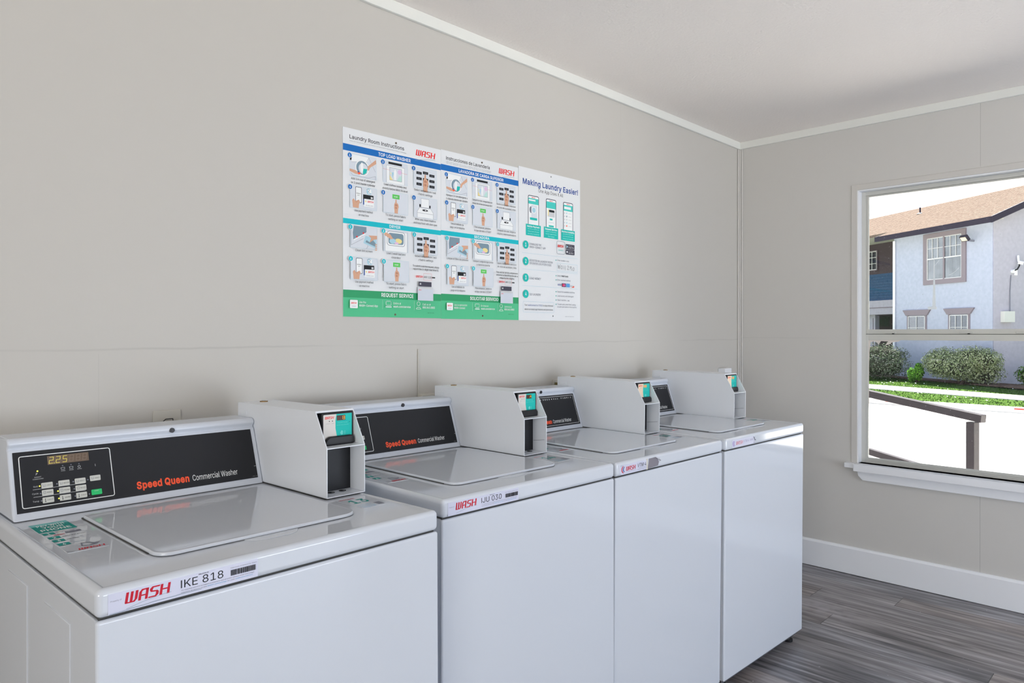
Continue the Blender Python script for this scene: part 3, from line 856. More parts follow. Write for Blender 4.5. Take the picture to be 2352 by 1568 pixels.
# ------------------------------------------------------------------ room shell
def wall_with_hole(mb, axis, p, q, a0, a1, z0, z1, h, mt):
    """slab between planes p..q on axis, spanning a0..a1 x z0..z1, hole h=(b0,b1,c0,c1)"""
    def bx(s0, s1, c0, c1):
        if axis == 'x':
            mb.box(p, q, s0, s1, c0, c1, mt)
        else:
            mb.box(s0, s1, p, q, c0, c1, mt)
    b0, b1, c0, c1 = h
    bx(a0, b0, z0, z1)
    bx(b1, a1, z0, z1)
    if c0 > z0:
        bx(b0, b1, z0, c0)
    if c1 < z1:
        bx(b0, b1, c1, z1)


WY0, WY1, WZ0, WZ1 = 0.43, 1.317, 0.604, 2.065
TH = 0.13
struct(MB().box(XL - TH, XR + TH, YB, YB + TH, 0, ZC, M_WALLB).build('wall_back'))
w = MB()
wall_with_hole(w, 'x', XR, XR + TH, YF, YB, 0, ZC, (WY0, WY1, WZ0, WZ1), M_WALLR)
struct(w.build('wall_right'))
w = MB()
wall_with_hole(w, 'x', XL - TH, XL, YF, YB, 0, ZC, (-2.15, -0.25, 0.75, 2.05), M_WALLO)
struct(w.build('wall_left'))
w = MB()
wall_with_hole(w, 'y', YF - TH, YF, XL - TH, XR + TH, 0, ZC, (DX - 1.25, DX + 1.25, 0.0, 2.15), M_WALLO)
struct(w.build('wall_front'))
struct(MB().box(XL - TH, XR + TH, YF - TH, YB + TH, -0.12, 0, M_FLOOR).build('floor'))
struct(MB().box(XL - TH, XR + TH, YF - TH, YB + TH, ZC, ZC + 0.12, M_CEIL).build('ceiling'))
# ceiling trims, corner bead, baseboards
struct(MB().box(XL, XR, YB - 0.014, YB, 2.4042, ZC, M_TRIM, 0.002).build('trim_1'))
struct(MB().box(XR - 0.014, XR, YF, YB - 0.014, 2.4042, ZC, M_TRIM, 0.002).build('trim_2'))
t3 = MB()
t3.box(XR - 0.016, XR, YB - 0.016, YB, 0.0, 2.4042, M_CASING, 0.004)
t3.tube([(XR - 0.021, YB - 0.005, 0.0), (XR - 0.021, YB - 0.005, 2.404)], 0.0045, M_CASING, 8)
t3.tube([(XR - 0.005, YB - 0.021, 0.0), (XR - 0.005, YB - 0.021, 2.404)], 0.0045, M_CASING, 8)
struct(t3.build('trim_3', smooth=True))
bb = MB()
bb.prism([(XR, YF, 0.003), (XR - 0.014, YF, 0.003), (XR - 0.014, YF, 0.138), (XR - 0.008, YF, 0.147), (XR, YF, 0.149)], (0, YB - YF - 0.016, 0), M_WTRIM)
struct(bb.build('baseboard_right'))
struct(MB().box(XL, XR - 0.016, YB - 0.014, YB, 0.003, 0.148, M_WTRIM, 0.002).build('baseboard_back'))

# ------------------------------------------------------------------ window
win = MB()
# painted reveal lining
gx = 4.035
win.box(XR + 0.001, gx + 0.03, WY1 - 0.006, WY1 + 0.0, WZ0, WZ1, M_WTRIM)
win.box(XR + 0.001, gx + 0.03, WY0, WY0 + 0.006, WZ0, WZ1, M_WTRIM)
win.box(XR + 0.001, gx + 0.03, WY0 + 0.006, WY1 - 0.006, WZ1 - 0.006, WZ1, M_WTRIM)
win_o = struct(win.build('window_1'))
cs = MB()
cs.box(XR - 0.004, XR, WY1, 1.347, WZ0 - 0.0, 2.0951, M_CASING, 0.0015)
cs.box(XR - 0.004, XR, WY0 - 0.03, WY0, WZ0 - 0.0, 2.0951, M_CASING, 0.0015)
cs.box(XR - 0.004, XR, WY0, WY1, WZ1, 2.0951, M_CASING, 0.0015)
cs.build('casing', win_o)
fr = MB()
X0, X1 = gx - 0.008, gx + 0.022
fr.box(X0, X1, WY1 - 0.026, WY1 - 0.006, WZ0, WZ1 - 0.006, M_ALU, 0.001)
fr.box(X0, X1, WY0 + 0.006, WY0 + 0.026, WZ0, WZ1 - 0.006, M_ALU, 0.001)
fr.box(X0, X1, WY0 + 0.026, WY1 - 0.026, WZ1 - 0.026, WZ1 - 0.006, M_ALU, 0.001)
fr.box(X0, X1, WY0 + 0.026, WY1 - 0.026, WZ0, WZ0 + 0.016, M_ALU, 0.001)
fr.build('window_frame', win_o)
y0s, y1s = WY0 + 0.026, WY1 - 0.026


def sash(name, x0, x1, z0, z1, top, bot, side):
    s = MB()
    s.box(x0, x1, y1s - side, y1s, z0, z1, M_ALU, 0.001)
    s.box(x0, x1, y0s, y0s + side, z0, z1, M_ALU, 0.001)
    s.box(x0, x1, y0s + side, y1s - side, z1 - top, z1, M_ALU, 0.001)
    s.box(x0, x1, y0s + side, y1s - side, z0, z0 + bot, M_ALU, 0.001)
    if 'upper' in name:
        for yy in (1.17, 0.83, 0.6):
            s.box(x0 - 0.006, x0, yy - 0.026, yy + 0.026, z0 + 0.013, z0 + 0.021, M_ALU, 0.001)
            s.box(x0 - 0.007, x0 - 0.003, yy - 0.018, yy - 0.008, z0 + 0.009, z0 + 0.013, M_BLKPL)
        s.box(x0 - 0.0005, x0 + 0.001, y0s, y1s, z0 + 0.0078, z0 + 0.0098, M_GAP)
    o = s.build(name, win_o)
    g = MB()
    xm = (x0 + x1) / 2
    g.box(xm - 0.0015, xm + 0.0015, y0s + side, y1s - side, z0 + bot, z1 - top, M_GLASS)
    p = g.build('pane', o)
    return o, xm


up, xu = sash('upper_sash', gx + 0.004, gx + 0.016, 1.286, WZ1 - 0.026, 0.008, 0.034, 0.012)
lo, xl_ = sash('lower_sash', gx - 0.008, gx + 0.004, WZ0 + 0.016, 1.293, 0.030, 0.012, 0.014)
# white streak and thin lines drawn on the upper pane, paint left round the lower pane
M_MARK = flat('white_pane_mark', (236, 243, 246))
sm = MB()
c = Canvas((xu - 0.002, 0, 0), (0, -1, 0), (0, 0, 1), sm)


def Y(y):
    return -y


c.poly([(Y(0.9705), 1.688), (Y(0.9685), 1.688), (Y(0.962), 1.435), (Y(0.961), 1.425), (Y(0.978), 1.425), (Y(0.975), 1.50)], M_MARK)
c.rrect(Y(0.998), 1.421, Y(0.957), 1.4345, 0.003, M_MARK)
c.line([(Y(0.860), 1.626), (Y(0.872), 1.612), (Y(0.889), 1.598), (Y(0.905), 1.590)], 0.0014, M_MARK)
c.line([(Y(0.966), 1.643), (Y(0.948), 1.668)], 0.0012, M_MARK)
c.line([(Y(1.05), 1.42), (Y(1.02), 1.455), (Y(1.0), 1.475)], 0.0006, M_MARK)
sm.build('pane_marks', up)
sm = MB()
c = Canvas((xl_ - 0.002, 0, 0), (0, -1, 0), (0, 0, 1), sm)
M_RESID = flat('paint_residue', (222, 214, 206))
c.poly([(Y(1.277), 1.263), (Y(1.12), 1.263), (Y(1.13), 1.256), (Y(1.16), 1.252), (Y(1.175), 1.240), (Y(1.195), 1.236), (Y(1.18), 1.256), (Y(1.215), 1.258), (Y(1.228), 1.237), (Y(1.232), 1.247), (Y(1.25), 1.258), (Y(1.267), 1.25), (Y(1.272), 1.20), (Y(1.274), 1.12), (Y(1.2745), 0.9), (Y(1.277), 0.9)], M_RESID)
c.line([(Y(1.262), 1.185), (Y(1.245), 1.172), (Y(1.225), 1.168)], 0.0012, M_MARK)
c.line([(Y(0.98), 1.17), (Y(0.96), 1.165), (Y(0.93), 1.166)], 0.001, M_MARK)
sm.build('paint_residue', lo)
# stool and apron
st = MB()
st.box(XR - 0.052, gx - 0.008, WY0 - 0.02, 1.322, 0.566, WZ0, M_WTRIM, 0.003)
st.box(XR - 0.040, XR + 0.001, 1.322, 1.372, 0.579, WZ0, M_WTRIM, 0.003)
st.box(XR - 0.052, XR + 0.001, WY0 - 0.07, WY0 - 0.02, 0.579, WZ0, M_WTRIM, 0.003)
st.build('window_sill', win_o)
ap = MB()
ap.prism([(XR - 0.02, 1.312, 0.566), (XR - 0.02, 1.307, 0.540), (XR - 0.02, 1.285, 0.517), (XR - 0.02, WY0 - 0.01, 0.517), (XR - 0.02, WY0 - 0.02, 0.566)], (0.0205, 0, 0), M_WTRIM, 0.002)
ap.build('apron', win_o)

# ------------------------------------------------------------------ wall outlets
def outlet_box(x0, x1, z0, z1, d):
    m = MB()
    m.box(x0, x1, YB - d, YB, z0, z1, mat('beige_plastic', (196, 193, 184), 0.5), 0.003)
    return m


M_PLATE = mat('beige_plastic', (196, 193, 184), 0.5)
o = empty('wall_outlet', (0.694, YB, 1.0))
m = MB()
m.box(-0.036, 0.036, -0.004, 0, -0.06, 0.096, M_PLATE, 0.002)
m.build('face_plate', o)
m = MB()
m.box(-0.014, 0.020, -0.019, -0.004, 0.038, 0.067, M_BLKPL, 0.004)
m.tube([(-0.012, -0.006, 0.066), (-0.008, -0.016, 0.0735), (0.010, -0.016, 0.0735), (0.014, -0.006, 0.066)], 0.0012, M_BLKPL, 6)
m.build('plug', o)
tag(o, 'beige wall outlet with a black plug behind the nearest washer', 'outlet')
o = empty('wall_outlet', (1.575, YB, 1.02))
m = MB()
m.box(-0.034, 0.034, -0.030, 0, -0.05, 0.066, M_PLATE, 0.004)
m.build('outlet_housing', o)
MB().tube([(-0.031, -0.004, 0.066), (-0.031, -0.004, 0.226)], 0.002, M_PLATE, 6).build('wire_cover', o)
tag(o, 'beige surface outlet box with a thin vertical wire cover above it', 'outlet')
o = empty('wall_outlet', (2.30, YB, 1.02))
m = MB()
m.box(-0.03, 0.03, -0.008, 0, -0.05, 0.082, M_PLATE, 0.002)
m.build('face_plate', o)
MB().tube([(-0.02, -0.014, 0.07), (-0.02, -0.016, -0.04)], 0.006, mat('old_brass_pipe', (120, 110, 70), 0.5, 0.4), 8).build('pipe_stub', o)
tag(o, 'small beige outlet plate left of the third card reader box', 'outlet')
o = empty('wall_outlet', (3.760, YB, 1.02))
m = MB()
m.box(-0.040, 0.040, -0.045, 0, -0.05, 0.078, M_WTRIM, 0.004)
m.build('outlet_housing', o)
tag(o, 'white outlet box by the room corner behind the farthest washer', 'outlet')


# ------------------------------------------------------------------ washers
WW, HB = 0.651, 0.0422
BX1, BX2, BY, BTY, ZS, ZT, YBK = 0.5468, 0.6510, 0.2638, 0.3115, 0.1146, 0.1963, 0.6947
PX1, PX2, PBY, PBZ, PTY, PTZ = 0.0231, 0.534, 0.5605, 0.0143, 0.6019, 0.1328
PL = math.hypot(PTY - PBY, PTZ - PBZ)
PU = Vector((1, 0, 0))
PV = Vector((0, (PTY - PBY) / PL, (PTZ - PBZ) / PL))
PN = PU.cross(PV)
DEP = 0.70


def id_label(parent, H, kind):
    m = MB()
    y0 = -0.0006
    if kind in ('IKE 818', 'IJU 030'):
        m.box(0.0153, 0.2455, y0, 0.0002, -0.0385, -0.0085, M_LAB)
        c = Canvas((0, y0, 0), (1, 0, 0), (0, 0, 1), m)
        c.text('Property of', 0.0185, -0.0205, 0.0020, M_GREY, 0.0150)
        c.wash(0.0374, -0.0280, 0.065, 0.0162, M_RED)
        pts = [(0.040 + 0.064 * k / 10, -0.0355 + 0.0085 * math.sin(PI * 0.5 * k / 10)) for k in range(11)]
        c.line(pts, 0.0005, M_STEELBL)
        c.text('Machine ID', 0.146, -0.0118, 0.0017, M_INK, 0.016, bold=0.02)
        c.text(kind, 0.1185, -0.0258, 0.0122, M_INK, 0.0675)
        c.text('This room is leased by Wash', 0.1975, -0.0143, 0.0016, M_GREY, 0.046)
        x = 0.1985
        rnd = random.Random(kind)
        while x < 0.2405:
            bw = rnd.choice([0.0008, 0.0012, 0.0018])
            c.rect(x, -0.0262, x + bw, -0.0170, M_INK)
            x += bw + rnd.choice([0.0006, 0.0009])
        c.text('To request service or report a machine out of order, please enter the 6 digit', 0.1185, -0.0300, 0.0017, M_GREY, 0.120)
        c.text('machine ID above on the', 0.1185, -0.0335, 0.0017, M_GREY, 0.040)
        c.text('WASH-Connect App', 0.160, -0.0335, 0.0017, M_LABC, 0.031)
        c.text('or visit', 0.1925, -0.0335, 0.0017, M_GREY, 0.012)
        c.text('wash.com/service', 0.206, -0.0335, 0.0017, M_LABC, 0.030)
        if kind == 'IKE 818':
            c.line([(0.0165, -0.0378), (0.04, -0.0372), (0.045, -0.0362), (0.07, -0.0360), (0.075, -0.0349), (0.11, -0.0350), (0.118, -0.0345), (0.15, -0.0347)], 0.0005, M_STEELBL)
    elif kind == 'VTM 4':
        m.box(0.0175, 0.158, y0, 0.0002, -0.0385, -0.0095, M_LAB)
        c = Canvas((0, y0, 0), (1, 0, 0), (0, 0, 1), m)
        c.text('Property of', 0.021, -0.0125, 0.0016, M_GREY, 0.014)
        for r, mt, dx in ((0.0105, M_RED, 0), (0.0078, M_NAVY, 0.005)):
            out = [(0.036 + dx + r * math.cos(math.radians(a)), -0.0235 + r * math.sin(math.radians(a))) for a in range(95, 276, 18)]
            inn = [(0.0385 + dx + r * 0.82 * math.cos(math.radians(a)), -0.0235 + r * 0.86 * math.sin(math.radians(a))) for a in range(275, 94, -18)]
            c.poly(out + inn, mt)
        c.wash(0.049, -0.0290, 0.049, 0.0125, M_RED)
        c.text('MULTIHOUSING LAUNDRY SYSTEMS', 0.049, -0.0330, 0.0014, M_GREY, 0.050)
        c.text('VTM 4', 0.109, -0.0262, 0.0112, M_INK, 0.047)
        c.text('for service or to report a', 0.115, -0.0300, 0.0014, M_INK, 0.041)
        c.text('problem call or visit us on line', 0.109, -0.0345, 0.0014, M_INK, 0.047)
        c.line([(0.018, -0.0345), (0.024, -0.0380)], 0.0012, M_STEELBL)
        m2 = MB()
        m2.prism([(0.166, -0.0008, -0.0385), (0.2235, -0.0008, -0.0355), (0.2290, -0.0008, -0.0245), (0.2150, -0.0008, -0.0070), (0.172, -0.0008, -0.0080)], (0, 0.001, 0), mat('foil_tape', (150, 146, 156), 0.3, 0.6, bump=(300, 0.4, 0.001)))
        m2.prism([(0.203, -0.0015, -0.006), (0.222, -0.0035, -0.0085), (0.232, -0.0075, -0.019), (0.231, -0.0035, -0.022), (0.224, -0.0012, -0.014)], (0, 0.0006, 0), mat('foil_back', (210, 212, 222), 0.25, 0.5))
        m2.box(0.158, 0.166, -0.0007, 0.0002, -0.040, -0.0075, mat('old_glue', (205, 200, 190), 0.7))
        m2.build('torn_foil_tape', parent, (0, 0, H))
    else:
        m.box(0.043, 0.215, y0, 0.0002, -0.0365, -0.0090, M_LAB)
        c = Canvas((0, y0, 0), (1, 0, 0), (0, 0, 1), m)
        mv = flat('faded_purple_ink', (150, 130, 190))
        mr = flat('faded_red_ink', (214, 140, 150))
        for r, mt, dx in ((0.0105, mv, 0), (0.0078, mv, 0.005)):
            out = [(0.058 + dx + r * math.cos(math.radians(a)), -0.0225 + r * math.sin(math.radians(a))) for a in range(95, 276, 18)]
            inn = [(0.0605 + dx + r * 0.82 * math.cos(math.radians(a)), -0.0225 + r * 0.86 * math.sin(math.radians(a))) for a in range(275, 94, -18)]
            c.poly(out + inn, mt)
        c.wash(0.071, -0.0285, 0.052, 0.0125, mr)
        c.text('VTM 4', 0.128, -0.0255, 0.0095, flat('faded_ink', (170, 165, 190)), 0.04)
        c.text('service', 0.178, -0.0240, 0.009, flat('faded_ink', (170, 165, 190)), 0.025)
        c.line([(0.205, -0.012), (0.214, -0.022), (0.222, -0.026)], 0.004, M_GREY)
        c.line([(0.214, -0.013), (0.210, -0.030)], 0.0025, M_GREY)
        c.line([(0.204, -0.034), (0.215, -0.0345)], 0.0018, M_GREY)
    m.build('id_label', parent, (0, 0, H))


def phone_sticker(parent, H):
    m = MB()
    m.box(0.030, 0.094, 0.248, 0.508, -0.002, -0.0014, M_ENAMEL)
    c = Canvas((0.030, 0.248, -0.0014), (1, 0, 0), (0, 1, 0), m)
    c.rect(0, 0.180, 0.064, 0.260, M_TEALD)
    c.rect(0, 0.240, 0.064, 0.260, flat('pale_teal_ink', (120, 190, 190)))
    c.text('PAY WITH', 0.032, 0.232, 0.014, M_WHITE, 0.046, 'c', 0.02)
    c.text('YOUR', 0.032, 0.213, 0.014, M_WHITE, 0.036, 'c', 0.02)
    c.text('PHONE', 0.032, 0.190, 0.016, M_WHITE, 0.050, 'c', 0.02)
    for i, y in enumerate((0.155, 0.118, 0.090, 0.058)):
        c.rect(0.002, y, 0.021, y + 0.018, M_TEALD)
        c.text(str(i + 1), 0.0115, y + 0.003, 0.011, M_WHITE, 0.005, 'c', 0.02)
    c.text('download the', 0.024, 0.166, 0.006, M_GREY, 0.036)
    c.text('WASH', 0.014, 0.140, 0.008, M_RED, 0.018, bold=0.02)
    c.rect(0.036, 0.147, 0.062, 0.160, M_GREY)
    c.text('register your account', 0.024, 0.123, 0.007, M_INK, 0.038)
    c.text('load money', 0.024, 0.095, 0.006, M_INK, 0.020)
    c.text('with a card', 0.046, 0.101, 0.005, M_GREY, 0.018)
    c.text('press start', 0.026, 0.066, 0.006, M_STEELBL, 0.02)
    c.line([(0.034, 0.050), (0.030, 0.030), (0.042, 0.024), (0.054, 0.030), (0.046, 0.046), (0.034, 0.050)], 0.0025, M_GREY)
    c.poly([(0.044, 0.036), (0.062, 0.040), (0.052, 0.026)], M_GREY)
    c.wash(0.018, 0.004, 0.042, 0.011, M_RED)
    c.line([(0.0, 0.008), (0.010, 0.003)], 0.002, M_GREY)
    m.build('instruction_sticker', parent, (0, 0, H))


def number_sticker(parent, H, num):
    m = MB()
    m.box(0.556, 0.626, 0.136, 0.240, -0.002, -0.0014, M_ENAMEL)
    c = Canvas((0.556, 0.136, -0.0014), (1, 0, 0), (0, 1, 0), m)
    c.text('WASH Room', 0.004, 0.096, 0.006, M_RED, 0.040, bold=0.02)
    c.text(num, 0.012, 0.050, 0.032, M_TEALD, 0.042, bold=0.03)
    c.rect(0.047, 0.008, 0.063, 0.032, M_GREY)
    c.text('scan the code or', 0.004, 0.026, 0.005, M_LABC, 0.036)
    c.text('enter machine number', 0.004, 0.014, 0.005, M_LABC, 0.038)
    c.text('in the app to pay', 0.004, 0.004, 0.005, M_LABC, 0.034)
    m.build('number_sticker', parent, (0, 0, H))


def console(parent, H, kind):
    PN = PU.cross(PV)
    # moulded housing: profile in y,z, swept along x
    def on(v, off=0.0):
        return (PBY + PV.y * v + PN.y * off, PBZ + PV.z * v + PN.z * off)
    prof = [(0.5620 - 0.0065, 0.0), on(0.0), on(PL + 0.001)]
    prof += [(0.6045, 0.1365), (0.6072, 0.1385), (0.6070, 0.1415), (0.6035, 0.1455), (0.6018, 0.1485), (0.6014, 0.1505)]
    prof += [(0.6014 + 0.012 * (1 - math.cos(a)), 0.1500 + 0.0112 * math.sin(a)) for a in (0.3, 0.6, 0.9, 1.2, PI / 2)]
    prof += [(0.70, 0.1612), (0.70, 0.0)]
    m = MB()
    m.prism([(0.015, y, z) for y, z in prof], (0.5462 - 0.015, 0, 0), M_CONSOLE, 0.0045, 3, only_ends=True)
    co = m.build('console', parent, (0, 0, H), smooth=True)
    # dark seam under the console
    MB().box(0.019, 0.5455, 0.559, 0.70, -0.0005, 0.0016, M_GAP).build('console_seam', co, (0, 0, H))
    # control panel
    p = MB()
    o0 = Vector((PX1, PBY, PBZ))

    def Q(u, v, d):
        return tuple(o0 + PU * u + PV * v + PN * d)
    W_ = PX2 - PX1
    base = [Q(0, 0, 0), Q(W_, 0, 0), Q(W_, PL, 0), Q(0, PL, 0)]
    p.prism(base, PN * 0.0012, M_BLACK, 0.0004, 1)
    c = Canvas(o0 + PN * 0.0012, PU, PV, p)
    if kind == 'digital':
        c.frame(0.0100, 0.0090, 0.1795, 0.1155, 0.004, 0.0016, M_WHITE)
        c.text('Speed Queen', 0.2260, 0.0150, 0.0150, M_ORANGE, 0.116, bold=0.060)
        c.text('Commercial Washer', 0.3500, 0.0150, 0.0135, M_WHITE, 0.110)
        c.text('rev 1', W_ - 0.014, 0.0035, 0.0012, M_LGREY, 0.012)
        c.rect(W_ - 0.006, 0.029, W_ - 0.001, 0.0298, M_LGREY)
        # status marks
        c.text('Soil', 0.0310, 0.0490, 0.0030, M_LGREY, 0.008)
        c.text('Cycle', 0.0280, 0.0345, 0.0030, M_LGREY, 0.011)
        c.text('Temp', 0.0280, 0.0185, 0.0030, M_LGREY, 0.011)
        c.line([(0.0300, 0.0445), (0.1240, 0.0445)], 0.0007, M_LGREY)
        c.line([(0.0300, 0.0290), (0.1240, 0.0290)], 0.0007, M_LGREY)
        c.text('INSERT', 0.0405, 0.0685, 0.0022, M_LGREY, 0.012, 'c')
        c.text('COINS/CARD', 0.0405, 0.0645, 0.0022, M_LGREY, 0.019, 'c')
        c.line([(0.0370, 0.0745), (0.0400, 0.0775), (0.0375, 0.0778)], 0.0008, M_LGREY)
        c.disc(0.0405, 0.0820, 0.0017, M_LED)
        for i, x in enumerate((0.0865, 0.1020, 0.1170)):
            c.disc(x, 0.0875, 0.0013, M_GREY)
            if i < 2:
                c.line([(x - 0.0035, 0.0835), (x - 0.0030, 0.0795), (x + 0.0030, 0.0795), (x + 0.0035, 0.0835)], 0.0006, M_LGREY, True)
            else:
                c.line([(x + 0.0024 * math.cos(a * PI / 4), 0.0815 + 0.0024 * math.sin(a * PI / 4)) for a in range(8)], 0.0007, M_LGREY, True)
            c.text(('WASH', 'RINSE', 'SPIN')[i], x, 0.0755, 0.0020, M_LGREY, 0.008, 'c')
        c.rect(0.1475, 0.0780, 0.1482, 0.0830, M_LGREY)
        lit = {(0, 0), (1, 1), (2, 1)}
        for r, v in enumerate((0.0505, 0.0350, 0.0195)):
            for k, x in enumerate((0.0420, 0.0730, 0.1030)):
                c.disc(x + (0.0 if r == 0 else 0.0005 * r), v, 0.0016, M_LED if (r, k) in lit else M_GREY)
        c.disc(0.1305, 0.0505, 0.0015, M_GREY)
        c.disc(0.1305, 0.0195, 0.0015, M_GREY)
    else:
        c.frame(0.0065, 0.0065, W_ - 0.0065, PL - 0.0065, 0.0015, 0.0012, M_WHITE)
        c.text('Speed Queen', 0.2260, 0.0150, 0.0150, M_ORANGE, 0.116, bold=0.060)
        c.text('Commercial Washer', 0.3500, 0.0150, 0.0135, M_WHITE, 0.110)
        x = W_ - 0.034
        for ch in reversed('DEGREES'):
            pass
        xs = W_ - 0.028
        for word, x0 in (('FABRIC', W_ - 0.082), ('ALL', W_ - 0.128), ('REES', W_ - 0.190), ('DEG', W_ - 0.230)):
            for j, ch in enumerate(word):
                c.text(ch, x0 + j * 0.0115, PL - 0.0180, 0.0052, M_WHITE, 0.0052 if ch != 'I' else 0.0012, bold=0.01)
        c.disc(W_ - 0.139, PL - 0.0155, 0.0022, M_WHITE)
    cp = p.build('control_panel', co, (0, 0, H))
    if kind == 'digital':
        # display
        d = MB()
        d.prism([Q(0.0598, 0.0925, 0.0012), Q(0.1370, 0.0925, 0.0012), Q(0.1370, 0.1110, 0.0012), Q(0.0598, 0.1110, 0.0012)], PN * 0.0006, M_AMBER_OFF)
        c = Canvas(o0 + PN * 0.0018, PU, PV, d)
        seg = {'2': 'abged', '5': 'afgcd', '8': 'abcdefg'}
        for k in range(6):
            x = 0.0625 + k * 0.0124
            lit_ = '225'[k] if k < 3 else '8'
            mt = M_AMBER if k < 3 else M_AMBER_SEG
            w2, h2, sh = 0.0068, 0.0130, 0.0020
            P = {'a': [(0, 1), (1, 1)], 'b': [(1, .5), (1, 1)], 'c': [(1, 0), (1, .5)], 'd': [(0, 0), (1, 0)], 'e': [(0, 0), (0, .5)], 'f': [(0, .5), (0, 1)], 'g': [(0, .5), (1, .5)]}
            for s_ in seg[lit_]:
                c.line([(x + a * w2 + b * sh, 0.0952 + b * h2) for a, b in P[s_]], 0.0011 if k < 3 else 0.0008, mt)
            if k == 0:
                c.disc(x + 0.0092, 0.0952, 0.0009, M_AMBER)
        d.build('display', co, (0, 0, H))
        names = [('LIGHT', 'MEDIUM', 'HEAVY', 'SMALL'), ('NORMAL', 'PERM', 'DELICATE', None), ('HOT', 'WARM', 'COLD', 'START')]
        for r, v in enumerate((0.0445, 0.0295, 0.0140)):
            for k, x in enumerate((0.0450, 0.0758, 0.1060, 0.1350)):
                nm = names[r][k]
                if not nm:
                    continue
                b = MB()
                st_ = nm == 'START'
                bw, bh = 0.0205, 0.0118
                vv = v + (0.002 if k == 3 else 0)
                b.prism([Q(x + a, vv + e_, 0.0012) for a, e_ in ((0.001, 0), (bw - 0.001, 0), (bw, 0.001), (bw, bh - 0.001), (bw - 0.001, bh), (0.001, bh), (0, bh - 0.001), (0, 0.001))], PN * 0.0012, M_START if st_ else M_BTN, 0.0004, 1, only_ends='top')
                c = Canvas(o0 + PN * 0.0024, PU, PV, b)
                if st_:
                    c.text(nm, x + bw / 2, vv + 0.0075, 0.0020, M_LGREY, 0.008, 'c')
                else:
                    c.text(nm, x + 0.0090, vv + 0.0047, 0.0024, M_INK, 0.0098)
                    if r == 2:
                        c.line([(x + 0.0050, vv + 0.0030), (x + 0.0050, vv + 0.0090)], 0.0009, M_INK)
                        c.disc(x + 0.0050, vv + 0.0030, 0.0010, M_INK, n=8)
                    else:
                        c.line([(x + 0.0030, vv + 0.0085), (x + 0.0030, vv + 0.0040), (x + 0.0065, vv + 0.0040), (x + 0.0065, vv + 0.0085)], 0.0006, M_GREY, r == 1)
                b.build('start_button' if st_ else 'button', co, (0, 0, H))
    # key lock on the top lip
    k_ = MB()
    lc = Vector((0.3393, 0.6045, 0.1490))
    PN = Vector((0, -1, 0))
    k_.tube([tuple(lc), tuple(lc + PN * 0.0052)], 0.0058, M_BLKPL, 20)
    k_.tube([tuple(lc + PN * 0.0052), tuple(lc + PN * 0.0056)], 0.0024, flat('lock_core', (70, 68, 76)), 10)
    k_.build('key_lock', co, (0, 0, H))


